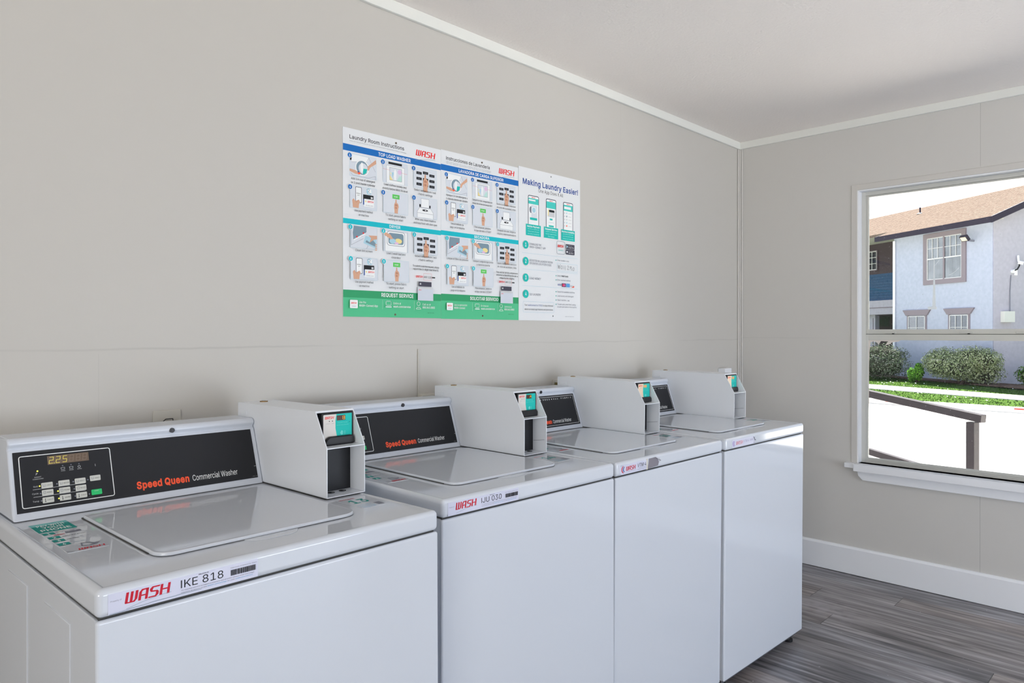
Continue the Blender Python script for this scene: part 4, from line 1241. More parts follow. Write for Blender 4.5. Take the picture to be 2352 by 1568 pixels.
def coin_box(parent, H, num, faded):
    t = 0.0022
    prof = [(BY, 0.0012), (BY, ZS), (BTY, ZT), (YBK, ZT), (YBK, 0.0012)]
    m = MB()
    for x in (BX1, BX2 - t):
        m.prism([(x, y, z) for y, z in prof], (t, 0, 0), M_BOX, 0.0005, 1)
    m.box(BX1 + t, BX2 - t, BTY, YBK, ZT - t, ZT, M_BOX, 0.0004)
    m.box(BX1 + t, BX2 - t, YBK - t, YBK, 0.0012, ZT - t, M_BOX)
    m.box(BX1 + t, BX2 - t, BY, 0.33, 0.0012, 0.0032, M_BOX, 0.0003)
    # top front flange
    m.prism([(BX1 + t, BTY, ZT), (BX1 + t, BTY - 0.0022, ZT - 0.0040), (BX1 + t, BTY - 0.0005, ZT - 0.0048), (BX1 + t, BTY + 0.004, ZT)], (BX2 - BX1 - 2 * t, 0, 0), M_BOX)
    # pressed slot on the left cheek
    m.box(BX1 - 0.0012, BX1 + 0.0004, 0.646, 0.680, 0.166, 0.177, M_BOX, 0.001, 2)
    bo = m.build('coin_box', parent, (0, 0, H), smooth=False)
    MB().box(BX1 + t, BX2 - t, BY, 0.322, ZS - 0.0022, ZS, M_BOX, 0.0004).build('shelf', bo, (0, 0, H))
    b = MB()
    b.box(BX1 + t, BX2 - t, 0.322, 0.325, 0.0034, ZS - 0.0023, M_BLACK)
    b.build('back_plate', bo, (0, 0, H))
    if num in ('14', '15', '16'):
        MB().tube([(0.648, 0.272, 0.040), (0.6485, 0.300, 0.036), (0.6475, 0.318, 0.034)], 0.0006, M_GREY, 6).build('wire', bo, (0, 0, H))
    for x, y in ((0.585, 0.306), (0.616, 0.306)):
        b = MB()
        b.tube([(x, y, 0.0030), (x, y, 0.0042)], 0.0085, M_BLKPL, 16)
        b.tube([(x + 0.001, y - 0.004, 0.0042), (x + 0.001, y - 0.004, 0.0050)], 0.0035, M_STEEL, 10)
        b.build('mounting_bolt', bo, (0, 0, H))
    b = MB()
    b.box(BX1 - 0.0008, BX2 + 0.0004, BY + 0.002, YBK, -0.0002, 0.0012, M_GAP)
    b.build('gasket', bo, (0, 0, H))
    b = MB()
    b.tube([(0.600, 0.655, ZT), (0.600, 0.655, ZT + 0.0022)], 0.0105, M_BRASS, 20)
    b.tube([(0.600, 0.655, ZT + 0.0022), (0.600, 0.655, ZT + 0.0034)], 0.0050, M_STEEL, 14)
    b.build('service_lock', bo, (0, 0, H))
    # card reader
    r = MB()
    rx0, rx1, rz0, rz1, ry = 0.5610, 0.6475, 0.1155, 0.1915, 0.3050
    r.box(rx0, rx1, ry + 0.001, 0.372, rz0, rz1, M_BLKPL, 0.004, 3)
    r.box(rx0 - 0.008, rx0, ry + 0.020, 0.37, rz0 + 0.006, rz1, mat('reader_side', (84, 82, 88), 0.4))
    c = Canvas((rx0, ry + 0.0008, rz0), (1, 0, 0), (0, 0, 1), r)
    w_, h_ = rx1 - rx0, rz1 - rz0
    L_ = M_CREAM if faded else M_READER  # cream colour imitates the glow reflected on the two far readers
    c.rrect(0.0035, 0.004, w_ - 0.0050, h_ - 0.0050, 0.002, L_)
    x0 = 0.037
    pts = [(w_ - 0.0050, 0.010), (w_ - 0.0050, h_ - 0.0050), (x0 + 0.002, h_ - 0.0050), (x0 - 0.001, h_ * 0.75), (x0 - 0.001, h_ * 0.5), (x0 + 0.002, h_ * 0.3), (x0 + 0.006, 0.010)]
    c.poly(pts, M_TEAL)
    c.wash(0.0075, h_ - 0.0155, 0.024, 0.0062, M_RED2)
    if faded:
        c.rrect(x0 + 0.003, h_ - 0.0200, x0 + 0.024, h_ - 0.0095, 0.001, flat('orange_glow_reflection', (222, 170, 110)))  # orange patch painted for the same reflected glow
    else:
        c.rrect(x0 + 0.0025, h_ - 0.0205, x0 + 0.0265, h_ - 0.0085, 0.001, flat('reader_display', (66, 44, 36), 0.25))
        ds = '88' + num
        P = {'a': [(0, 1), (1, 1)], 'b': [(1, .5), (1, 1)], 'c': [(1, 0), (1, .5)], 'd': [(0, 0), (1, 0)], 'e': [(0, 0), (0, .5)], 'f': [(0, .5), (0, 1)], 'g': [(0, .5), (1, .5)]}
        sg = {'8': 'abcdefg', '1': 'bc', '3': 'abgcd', '4': 'fgbc'}
        for k, ch in enumerate(ds):
            x = x0 + 0.0045 + k * 0.0055
            for s_ in sg[ch]:
                c.line([(x + a * 0.0034, h_ - 0.0182 + b_ * 0.0074) for a, b_ in P[s_]], 0.0007, M_AMBER2 if k > 1 else flat('dark_segment', (110, 60, 50)))
    c.disc(0.0190, h_ - 0.0205, 0.0013, M_INK, n=10)
    c.disc(0.0275, h_ - 0.0205, 0.0013, M_INK, n=10)
    c.text('power   sale', 0.010, h_ - 0.0265, 0.0014, M_GREY, 0.022)
    c.text('PRESENT PHONE', x0 + 0.005, h_ - 0.0270, 0.0022, flat('pale_teal_ink2', (110, 214, 206)), 0.027)
    c.text('BEFORE YOUR CARD HERE', x0 + 0.002, h_ - 0.0325, 0.0022, flat('pale_teal_ink2', (110, 214, 206)), 0.033)
    wv = flat('pale_teal_ink2', (110, 214, 206))
    c.poly([(x0 + 0.011, 0.026), (x0 + 0.015, 0.0205), (x0 + 0.019, 0.022), (x0 + 0.019, 0.030), (x0 + 0.015, 0.0315)], wv)
    for q_ in (0.004, 0.0065, 0.009):
        c.line([(x0 + 0.0195 + q_ * math.cos(math.radians(a)) * 0.7, 0.026 + q_ * math.sin(math.radians(a)) * 0.8) for a in (-45, -20, 0, 20, 45)], 0.0006, wv)
    c.disc(w_ - 0.012, h_ - 0.0260, 0.0009, M_INK, n=8)
    # lip that cups the card slot
    lip = [(rx0 + 0.004, 0), (rx1 - 0.004, 0), (rx1 - 0.003, 0.006), (rx1 - 0.004, 0.015), (rx1 - 0.009, 0.0205), (rx0 + 0.016, 0.0205), (rx0 + 0.008, 0.015), (rx0 + 0.004, 0.006)]
    r.prism([(x, ry - 0.009, rz0 - 0.0006 + z) for x, z in lip], (0, 0.0105, 0), M_BLKPL, 0.003, 3)
    rd = r.build('card_reader', bo, (0, 0, H), smooth=True)


def make_washer(i, x, y, z, yaw_, rl, pt, panel, idn, num, label):
    H = z
    root = empty('washing_machine')
    tag(root, label, 'washing machine', 'top load washers along the wall')
    R = Matrix(((1, 0, -rl), (0, 1, -pt), (rl, pt, 1))).to_quaternion()
    R = Matrix.Rotation(yaw_, 3, 'Z').to_quaternion() @ R
    root.rotation_mode = 'QUATERNION'
    root.rotation_quaternion = R
    root.location = Vector((x, y, z)) - (R @ Vector((0, 0, H)))
    B0 = 0.044
    m = MB()
    m.box(0.002, WW - 0.002, 0.012, DEP, B0, H - HB - 0.003, M_ENAMEL, 0.003, 2)
    for ya, yb in ((0.1282, 0.2701), (0.384, 0.523)):
        m.prism([(0.002, ya, B0 + 0.09), (0.002, yb, B0 + 0.09), (0.002, yb, H - 0.0815), (0.002, ya, H - 0.0815)], (-0.0017, 0, 0), M_ENAMEL, 0.0016, 3, only_ends='top')
    m.build('cabinet', root, smooth=True)
    m = MB()
    m.box(0.0, WW, 0.0012, 0.012, B0 + 0.001, H - HB - 0.0030, M_ENAMEL, 0.0053, 5)
    m.build('front_panel', root, smooth=True)
    m = MB()
    m.box(0.006, WW - 0.006, 0.010, DEP - 0.004, H - HB - 0.004, H - HB + 0.001, M_GAP)
    m.build('seam', root)
    for ya, yb in ((0.020, 0.034), (DEP - 0.04, DEP - 0.02)):
        MB().box(0.012, WW - 0.012, ya, yb, 0.026, B0 + 0.002, mat('dark_base_rail', (92, 94, 100), 0.5, 0.3)).build('base_rail', root)
    for fx, fy in ((0.05, 0.04), (WW - 0.05, 0.04), (0.05, DEP - 0.05), (WW - 0.05, DEP - 0.05)):
        # the screw feet reach the floor whatever the tilt of the machine
        wz = (root.location + R @ Vector((fx, fy, 0))).z
        f = MB()
        f.tube([(fx, fy, -wz + 0.0004), (fx, fy, -wz + 0.010)], 0.019, M_BLKPL, 16)
        f.tube([(fx, fy, -wz + 0.010), (fx, fy, B0)], 0.006, M_STEEL, 10)
        f.build('foot', root)
    # top with raised rim
    bm = bmesh.new()
    bmesh.ops.create_cube(bm, size=1)
    for v in bm.verts:
        v.co = (WW / 2 + v.co.x * WW, DEP / 2 + v.co.y * DEP, H - HB / 2 + v.co.z * HB)
    bmesh.ops.bevel(bm, geom=list(bm.edges), offset=0.0100, segments=5, affect='EDGES', profile=0.5)
    top = max(bm.faces, key=lambda f: (f.normal.z > 0.99) * f.calc_area())
    bmesh.ops.inset_region(bm, faces=[top], thickness=0.004, depth=0)
    bmesh.ops.inset_region(bm, faces=[top], thickness=0.004, depth=-0.0020)
    MB().addbm(bm, M_ENAMEL).build('top_panel', root, smooth=True)
    # loading door
    def outline(g):
        pts = []
        x0, x1, y0, y1, r = 0.1215 - g, 0.5225 + g, 0.0985 - g, 0.500 + g, 0.030
        for cx, cy, a0, rr in ((x0 + r, y0 + r, 180, r), (x1 - 0.038, y0 + 0.038, 270, 0.038), (x1 - 0.012, y1 - 0.012, 0, 0.012), (x0 + 0.012, y1 - 0.012, 90, 0.012)):
            for k in range(7):
                a = math.radians(a0 + k * 15)
                pts.append((cx + rr * math.cos(a), cy + rr * math.sin(a)))
        return pts
    m = MB()
    m.box(0.1198, 0.1225, 0.140, 0.498, H - 0.0018, H + 0.0002, M_GAP)  # dark strip painted in for the shaded gap left of the door
    m.build('door_gap_shade', root)
    bm = bmesh.new()
    lo_ = [bm.verts.new((a, b, H - 0.0004)) for a, b in outline(0)]
    hi_ = [bm.verts.new((a, b, H + 0.0052)) for a, b in outline(0)]
    n = len(lo_)
    for k in range(n):
        bm.faces.new([lo_[k], lo_[(k + 1) % n], hi_[(k + 1) % n], hi_[k]])
    tf = bm.faces.new(hi_)
    bmesh.ops.recalc_face_normals(bm, faces=bm.faces)
    bmesh.ops.bevel(bm, geom=[e for e in tf.edges], offset=0.0028, segments=4, affect='EDGES', profile=0.5)
    tf = max(bm.faces, key=lambda f: f.calc_area())
    bmesh.ops.inset_region(bm, faces=[tf], thickness=0.006, depth=-0.0010)
    d = MB().addbm(bm, M_ENAMEL)
    dr = d.build('loading_door', root, smooth=True)
    m = MB()
    m.prism([(0.270, 0.0975, H - 0.0017), (0.285, 0.078, H - 0.0017), (0.300, 0.073, H - 0.0017), (0.350, 0.073, H - 0.0017), (0.365, 0.078, H - 0.0017), (0.378, 0.0975, H - 0.0017)], (0, 0, 0.0012), M_ENAMEL, 0.0010, 2, only_ends='top')
    m.build('finger_notch', root, smooth=True)
    console(root, H, panel)
    coin_box(root, H, num, num in ('15', '16'))
    id_label(root, H, idn)
    phone_sticker(root, H)
    number_sticker(root, H, num)
    return root


make_washer(0, 0.2978, 1.1331, 0.9320, 0.0293, -0.0052, -0.0108, 'digital', 'IKE 818', '13',
            'nearest white top load washer, with the IKE 818 label')
make_washer(1, 1.0113, 1.2143, 0.9275, 0.0038, -0.0046, -0.0027, 'digital', 'IJU 030', '14',
            'white top load washer with the IJU 030 label, second from the camera')
make_washer(2, 1.6777, 1.2229, 0.9212, 0.0066, -0.0054, 0.0084, 'plain', 'VTM 4', '15',
            'white top load washer with a torn VTM label patched with foil')
make_washer(3, 2.3297, 1.2159, 0.9212, -0.0248, -0.0002, 0.0069, 'plain', 'faded', '16',
            'farthest white top load washer, at the end beside the bare floor')

# ------------------------------------------------------------------ posters
def hand_point(c, x, y, s=1.0):
    """pointing hand, fingertip at x,y, drawn downwards, s in mm scale"""
    def P(pts):
        return [(x + a * s, y - b * s) for a, b in pts]
    c.poly(P([(-2.2, 0.5), (-1.2, -0.6), (1.2, -0.6), (2.2, 0.8), (3.2, 12), (5, 13), (9, 16), (11.5, 20), (12.5, 27), (9.5, 36), (8.5, 44), (8.5, 54), (-7, 54), (-7.5, 40), (-9, 33), (-8.5, 22), (-6, 14), (-3.4, 12)]), M_SKIN)
    c.poly(P([(-6, 20), (0, 17), (6, 20), (8, 26), (3, 24), (-2, 27)]), M_SKIN2)
    c.poly(P([(-5, 31), (0, 28), (5, 31), (4, 36), (-3, 36)]), M_SKIN2)
    c.line(P([(-7.5, 40), (-9, 33), (-8.5, 22), (-6, 14), (-3.4, 12), (-2.2, 0.5), (2.2, 0.8), (3.2, 12), (9, 16), (12.5, 27), (8.5, 44), (8.5, 54)]), 0.5 * s, M_SKIN2)


def cell(c, x0, y0, x1, y1):
    c.rect(x0, -y1, x1, -y0, M_CELL)
    c.line([(x0, -y0), (x1, -y0), (x1, -y1), (x0, -y1)], 0.5, M_PALEBL, True)


def pic_detergent(c, x0, y0, x1, y1):
    cell(c, x0, y0, x1, y1)
    c.poly([(x0 + 1, -(y0 + 8)), (x0 + 9, -(y0 + 1)), (x0 + 7, -(y0 + 21)), (x0 + 1, -(y0 + 22))], M_INK)
    c.poly([(x0 + 9, -(y0 + 1)), (x1 - 30, -(y0 + 3)), (x1 - 34, -(y0 + 17)), (x0 + 7, -(y0 + 27))], M_WHITE)
    c.line([(x0 + 7, -(y0 + 27)), (x1 - 38, -(y0 + 18)), (x1 - 30, -(y0 + 3)), (x1 - 4, -(y0 + 46))], 0.7, M_GREY)
    cx, cy = (x0 + x1) / 2 - 4, -(y0 + y1) / 2 - 4
    c.disc(cx, cy, 27, M_WHITE)
    c.disc(cx, cy, 23, M_STEELBL, n=24)
    c.disc(cx + 4, cy - 2, 18, M_CELL)
    c.poly([(cx + 3, cy - 2), (cx + 20, cy - 1), (cx + 16, cy - 15), (cx + 3, cy - 22)], M_TEAL)
    c.disc(cx - 1, cy + 1, 5.5, M_WHITE, ry=17)
    c.poly([(x1 - 2, -(y0 + 5)), (x1, -(y0 + 18)), (x1 - 24, -(y0 + 34)), (x1 - 30, -(y0 + 46)), (x1 - 36, -(y0 + 44)), (x1 - 34, -(y0 + 32)), (x1 - 20, -(y0 + 20))], M_SKIN)
    c.poly([(x0, -(y0 + 50)), (x0 + 20, -(y0 + 52)), (x0 + 40, -(y0 + 58)), (x0 + 38, -(y0 + 64)), (x0 + 22, -(y0 + 64)), (x0, -(y0 + 58))], M_SKIN)
    c.disc(x0 + 36, -(y0 + 60), 5, M_ORANGE, ry=4)
    c.disc(x0 + 33, -(y0 + 56), 3, M_NAVY, ry=2)
    c.line([(x0 + 4, -(y1 - 10)), (x0 + 12, -(y1 - 3)), (x1 - 32, -(y1 - 2)), (x1 - 4, -(y1 - 12)), (x1 - 4, -(y1 - 1))], 0.7, M_GREY)


def pic_clothes(c, x0, y0, x1, y1):
    cell(c, x0, y0, x1, y1)
    c.rect(x0 + 23, -(y0 + 9), x1 - 24, -(y0 + 1), M_INK)
    c.rect(x0 + 15, -y1, x1 - 13, -(y0 + 14), M_WHITE)
    c.line([(x0 + 15, -y1), (x0 + 15, -(y0 + 14)), (x1 - 13, -(y0 + 14)), (x1 - 13, -y1)], 0.7, M_GREY)
    a0, b0, a1, b1 = x0 + 28, -(y1 - 10), x1 - 25, -(y0 + 20)
    c.rect(a0, b0, a1, b1, M_CELL)
    c.poly([(a0, b0), (a0, b0 + 18), (a0 + 14, b0)], M_YEL)
    c.poly([(a0, b1 - 16), (a0 + 18, b1 - 22), (a0 + 4, b0 + 20), (a0, b0 + 22)], flat('printed_pale_yellow', (232, 230, 196)))
    c.disc(a1 - 9, b0 + 32, 8, M_PINK)
    c.poly([(a1 - 22, b0), (a1, b0), (a1, b0 + 20), (a1 - 10, b0 + 18)], flat('printed_pale_green', (186, 222, 214)))
    c.poly([(a0 + 12, b0 + 8), (a0 + 20, b0 + 30), (a0 + 8, b0 + 26)], M_PALEBL)
    c.poly([(a0 + 19, b0 + 2), (a0 + 27, b0 + 2), (a0 + 29, b1 - 12), (a0 + 23, b1 - 3), (a0 + 17, b1 - 12)], M_WHITE)
    c.line([(a0, b0), (a1, b0), (a1, b1), (a0, b1)], 1.0, M_GREY, True)
    c.line([(x0 + 1, -(y0 + 28)), (x0 + 28, -(y0 + 30))], 0.5, M_RED2)
    c.line([(a1, b1 - 12), (x1 - 2, b1 - 14)], 0.5, M_RED2)


def pic_buttons(c, x0, y0, x1, y1):
    cell(c, x0, y0, x1, y1)
    w_, h_ = (x1 - x0), (y1 - y0)
    for r in range(3):
        for k in range(3):
            bx = x0 + w_ * (0.12 + 0.28 * k)
            by = y0 + h_ * (0.20 + 0.27 * r) - (4 if k == 1 and r == 0 else 0) - (0 if k < 2 else -2)
            c.rect(bx, -(by + h_ * 0.13), bx + w_ * 0.23, -by, M_INK)
            c.rect(bx + w_ * 0.05, -(by + h_ * 0.08), bx + w_ * 0.18, -(by + h_ * 0.06), M_GREY)
    hand_point(c, x0 + w_ * 0.5, -(y0 + h_ * 0.30), h_ / 56 * 0.72 * 1.2)


def pic_payment(c, x0, y0, x1, y1):
    cell(c, x0, y0, x1, y1)
    c.rrect(x0 + 20, -(y0 + 54), x0 + 45, -(y0 + 2), 4, M_INK)
    c.rrect(x0 + 21.5, -(y0 + 52.5), x0 + 43.5, -(y0 + 3.5), 3, M_WHITE)
    c.text('MOBILE', x0 + 32.5, -(y0 + 25), 3.0, M_INK, 16, 'c', 0.02)
    c.text('PAY', x0 + 32.5, -(y0 + 31), 3.0, M_INK, 8, 'c', 0.02)
    c.poly([(x0 + 8, -(y0 + 48)), (x0 + 14, -(y0 + 42)), (x0 + 20, -(y0 + 50)), (x0 + 34, -(y0 + 44)), (x0 + 38, -(y0 + 50)), (x0 + 34, -(y0 + 60)), (x0 + 33, -y1 + 1), (x0 + 11, -y1 + 1), (x0 + 10, -(y0 + 62))], M_SKIN)
    c.line([(x0 + 20, -(y0 + 50)), (x0 + 24, -(y0 + 54)), (x0 + 34, -(y0 + 44))], 0.8, M_SKIN2)
    c.disc(x1 - 30, -(y0 + 12), 11, M_PALEBL)
    c.poly([(x1 - 36, -(y0 + 5)), (x1 - 22, -(y0 + 4)), (x1 - 20, -(y0 + 16)), (x1 - 32, -(y0 + 20))], M_WHITE)
    c.line([(x1 - 40, -(y0 + 6)), (x1 - 34, -(y0 + 3)), (x1 - 28, -(y0 + 8)), (x1 - 34, -(y0 + 12)), (x1 - 26, -(y0 + 18))], 1.4, M_STEELBL)
    c.rect(x1 - 54, -(y0 + 58), x1 - 48, -(y0 + 34), M_NAVY)
    c.rect(x1 - 54, -(y0 + 40), x1 - 13, -(y0 + 24), M_INK)
    c.rect(x1 - 24, -(y0 + 36), x1 - 16, -(y0 + 29), M_LGREY)
    c.rect(x1 - 50, -(y0 + 64), x1 - 11, -(y0 + 38), M_WHITE)
    c.disc(x1 - 44, -(y0 + 46), 3, M_YEL)
    c.wash(x1 - 37, -(y0 + 49), 24, 6, M_RED2)
    c.text('laundry card', x1 - 30, -(y0 + 60), 3.0, M_GREY, 28, 'c')


def pic_start(c, x0, y0, x1, y1):
    cell(c, x0, y0, x1, y1)
    mx = (x0 + x1) / 2 + 1
    c.rect(mx - 15, -(y0 + 22), mx + 15, -(y0 + 7), M_GRNB)
    c.text('START', mx, -(y0 + 17), 4.5, M_WHITE, 17, 'c', 0.02)
    hand_point(c, mx, -(y0 + 24), (y1 - y0 - 25) / 54.5)


def pic_open(c, x0, y0, x1, y1):
    cell(c, x0, y0, x1, y1)
    mx = (x0 + x1) / 2
    c.poly([(mx - 37, -y1), (mx - 37, -(y0 + 52)), (mx - 27, -(y0 + 38)), (mx + 24, -(y0 + 38)), (mx + 36, -(y0 + 52)), (mx + 36, -y1)], M_WHITE)
    c.line([(mx - 37, -y1), (mx - 37, -(y0 + 52)), (mx - 27, -(y0 + 38)), (mx + 24, -(y0 + 38)), (mx + 36, -(y0 + 52)), (mx + 36, -y1)], 0.8, M_GREY)
    c.line([(mx - 37, -(y0 + 57)), (mx + 36, -(y0 + 57))], 0.8, M_GREY)
    c.rect(mx - 28, -(y0 + 36), mx - 21, -(y0 + 26), M_INK)
    c.rect(mx + 17, -(y0 + 36), mx + 23, -(y0 + 26), M_INK)
    c.poly([(mx - 20, -(y0 + 36)), (mx - 20, -(y0 + 5)), (mx + 16, -(y0 + 5)), (mx + 16, -(y0 + 36))], M_WHITE)
    c.line([(mx - 20, -(y0 + 36)), (mx - 20, -(y0 + 5)), (mx + 16, -(y0 + 5)), (mx + 16, -(y0 + 36))], 0.8, M_GREY, True)
    c.disc(mx - 2, -(y0 + 46), 13, M_INK, ry=3.5)
    c.disc(mx, -(y0 + 46), 4, M_LGREY, ry=2)


def pic_lint(c, x0, y0, x1, y1):
    cell(c, x0, y0, x1, y1)
    c.poly([(x0 + 14, -(y0 + 1)), (x0 + 62, -(y0 + 1)), (x0 + 62, -(y0 + 16)), (x0 + 46, -(y0 + 32)), (x0 + 12, -(y0 + 46)), (x0 + 10, -(y0 + 24))], M_STEELBL)
    c.line([(x0 + 14, -(y0 + 1)), (x0 + 10, -(y0 + 24)), (x0 + 12, -(y0 + 46)), (x0 + 46, -(y0 + 32)), (x0 + 62, -(y0 + 16))], 1.2, M_GREY)
    c.line([(x0 + 14, -(y0 + 47)), (x0 + 56, -(y0 + 24))], 4, M_WHITE)
    c.disc(x0 + 25, -(y0 + 36), 3, M_RED2)
    c.disc(x0 + 50, -(y0 + 22), 3, M_RED2)
    c.line([(x0 + 3, -(y0 + 14)), (x0 + 3, -(y1 - 8)), (x0 + 50, -(y0 + 40))], 0.8, M_GREY)
    c.poly([(x0 + 58, -(y0 + 30)), (x1 - 3, -(y0 + 36)), (x1 - 3, -(y1 - 3)), (x0 + 50, -(y1 - 18))], M_PALEBL)
    c.poly([(x0 + 62, -(y0 + 44)), (x0 + 74, -(y0 + 50)), (x1 - 16, -(y0 + 42)), (x1 - 6, -(y0 + 52)), (x1 - 8, -(y1 - 10)), (x0 + 58, -(y1 - 22))], M_STEELBL)
    c.poly([(x1, -(y0 + 26)), (x0 + 70, -(y0 + 28)), (x0 + 80, -(y0 + 36)), (x0 + 74, -(y0 + 52)), (x1 - 12, -(y0 + 40)), (x1, -(y0 + 38))], M_SKIN)
    for k in range(4):
        c.disc(x1 - 4, -(y0 + 56 + k * 6), 4, M_SKIN, ry=2.2, n=8)
    c.line([(x0 + 62, -(y1 - 1)), (x0 + 68, -(y1 - 8)), (x0 + 66, -(y1 - 12))], 0.8, M_GREY)


def pic_load(c, x0, y0, x1, y1):
    cell(c, x0, y0, x1, y1)
    c.rect(x0 + 6, -y1, x1 - 4, -(y0 + 6), M_WHITE)
    c.rrect(x0 + 14, -(y0 + 54), x1 - 14, -(y0 + 4), 10, M_GREY)
    c.rrect(x0 + 15.5, -(y0 + 52.5), x1 - 15.5, -(y0 + 5.5), 9, M_WHITE)
    c.rrect(x0 + 20, -(y0 + 48), x1 - 20, -(y0 + 10), 8, M_STEELBL)
    c.disc(x0 + 62, -(y0 + 36), 15, M_YEL, ry=9)
    c.disc(x0 + 38, -(y0 + 38), 14, M_PALEBL, ry=9)
    c.disc(x0 + 54, -(y0 + 44), 9, M_PINK, ry=4)
    c.poly([(x0, -(y0 + 8)), (x0 + 28, -(y0 + 16)), (x0 + 40, -(y0 + 30)), (x0 + 30, -(y0 + 32)), (x0 + 4, -(y0 + 20))], M_SKIN)
    c.line([(x0 + 6, -(y0 + 20)), (x0 + 6, -y1)], 1.0, M_GREY)
    c.line([(x1 - 4, -(y0 + 4)), (x1 - 4, -y1)], 1.0, M_GREY)


def instruction_poster(x, z, w_, h_, T, label):
    root = empty('instruction_poster', (x, YB, z - h_ / 1000))
    tag(root, label, 'poster')
    m = MB()
    m.box(0, w_ / 1000, -0.0032, 0, 0, h_ / 1000, M_POSTER)
    c = Canvas((0, -0.0032, h_ / 1000), (1, 0, 0), (0, 0, 1), m, 0.00012, 0.001)
    W_ = w_
    c.rect(0, -75, W_, -53, M_BLUE)
    c.rect(0, -313, W_, -296, M_CYAN)
    c.rect(0, -554, W_, -529, M_GRND)
    c.rect(0, -h_, W_, -554, M_GRN)
    c.text(T['title'], 25, -33, 12.5, M_INK, T['tw'], bold=0.014)
    for k, s in enumerate(T['sub']):
        c.text(s, 25, -(42 + k * 5), 2.6, M_GREY, 230)
    c.wash(296, -40, 88, 21, M_RED2, swoosh=M_STEELBL)
    c.text(T['h1'], W_ / 2, -70, 11, M_WHITE, T['h1w'], 'c', 0.03)
    c.text(T['h2'], W_ / 2, -309, 9.5, M_WHITE, T['h2w'], 'c', 0.03)
    c.text(T['h3'], T['h3x'], -547, 12, M_WHITE, T['h3w'], 'r', 0.03)
    sect = ((82, pic_detergent, pic_clothes, pic_buttons, M_BLUE), (186, pic_payment, pic_start, pic_open, M_BLUE),
            (317, pic_lint, pic_load, pic_buttons, M_CYAN), (421, pic_payment, pic_start, None, M_CYAN))
    n = 0
    for r, (y, *rest) in enumerate(sect):
        for k in range(3):
            x0 = (25, 155, 285)[k]
            fn = rest[k]
            if fn is None:
                continue
            yy = y + (0 if r % 2 else 0)
            fn(c, x0, yy, x0 + 104, yy + 73)
            c.disc(x0, -(yy + 6), 9.0, M_WHITE)
            c.disc(x0, -(yy + 6), 8.0, rest[3])
            c.text(str(k + 1 + (3 if r % 2 else 0)), x0, -(yy + 10), 7.5, M_WHITE, 4.0, 'c', 0.03)
            for j, s in enumerate(T['cap'][n]):
                c.text(s, x0 + 52, -(yy + 84 + j * 13), 7.0, M_INK, min(106, len(s) * 3.9), 'c')
            n += 1
    # service request block
    for j, s in enumerate(T['req']):
        c.text(s, 337, -(436 + j * 11), 6.2, M_INK, min(120, len(s) * 3.9), 'c', 0.02)
    c.wash(291, -474, 30, 7.5, M_RED2)
    c.frame(325, -482, 362, -458, 1, 0.5, M_RED2)
    c.text('ABC 123', 343, -474, 7, M_INK, 33, 'c')
    c.rect(364, -473, 378, -469, M_INK)
    c.rect(299, -555, 369, -508, flat('printed_washer_grey', (206, 212, 222)))
    c.rect(301, -514, 367, -508, M_LGREY)
    c.rect(303, -505, 361, -488, M_NAVY if False else flat('printed_charcoal', (70, 68, 82)))
    c.rect(308, -499, 314, -493, M_LGREY)
    c.wash(303, -519, 12, 3, M_RED2)
    # footer
    c.rrect(21, -589, 51, -562, 3, M_WHITE)
    c.wash(25, -575, 21, 6, M_RED2)
    c.text('Connect', 36, -584, 3.5, M_STEELBL, 16, 'c')
    f = T['foot']
    c.text(f[0], 56, -572, 7, M_WHITE, len(f[0]) * 3.8)
    c.text(f[1], 56, -583, 7, M_WHITE, len(f[1]) * 4.6, bold=0.02)
    c.line([(149, -558), (149, -590)], 0.6, M_LGREY)
    c.frame(163, -576, 184, -562, 1.5, 1.4, M_WHITE)
    c.rect(161, -583, 186, -580, M_WHITE)
    c.text(f[2], 193, -572, 7, M_WHITE, len(f[2]) * 3.6)
    c.text(f[3], 193, -583, 7, M_WHITE, len(f[3]) * 4.6, bold=0.02)
    c.line([(283, -558), (283, -590)], 0.6, M_LGREY)
    c.line([(302 + 7 * math.cos(a * PI / 6), -567 + 7 * math.sin(a * PI / 6)) for a in range(12)], 1.4, M_WHITE, True)
    c.line([(291, -586), (296, -580), (308, -580), (313, -586)], 1.4, M_WHITE, True)
    c.text(f[4], 320, -572, 7, M_WHITE, len(f[4]) * 3.7)
    c.text('888.843.0883', 320, -583, 7, M_WHITE, 56, bold=0.02)
    c.text('WASH-INST 0223', 372, -600, 2.5, M_INK, 30, 'r')
    m.build('printed_board', root)
    for sx_, sz in T['screws']:
        s = MB()
        s.tube([(sx_ / 1000, -0.0033, (h_ - sz) / 1000), (sx_ / 1000, -0.0050, (h_ - sz) / 1000)], 0.0035, mat('rusty_screw', (110, 96, 80), 0.5, 0.6), 12)
        s.build('screw', root)
    return root


EN = dict(title='Laundry Room Instructions', tw=220, sub=['Please use machines at your own risk. WASH is not responsible for damage due to misuse or overloading.'],
          h1='TOP LOAD WASHER', h1w=136, h2='DRYER', h2w=46, h3='REQUEST SERVICE', h3w=136, h3x=285,
          cap=[['Add 1/4 cup of detergent', 'or 1 pod inside cylinder'], ['Load clothes loosely and', 'evenly below MAX fill level'], ['Select temperature / soil', '/ fabric settings'],
               ['Use payment method', 'on machine'], ['To start, press fabric', 'setting or start'], ['After use, clean machine', 'and keep fresh with door open'],
               ['Clean lint screen'], ['Load 1 wash load and', 'close door'], ['Select temperature / soil', '/ fabric settings'],
               ['Use payment method', 'on machine'], ['To start, press fabric', 'setting or start']],
          req=['To submit a service request, simply', 'report the 6-digit machine ID.'],
          foot=['Use the', 'WASH-Connect App', 'Online at', 'wash.com/service', 'Call us at'], screws=[(210, 14), (206, 607)])
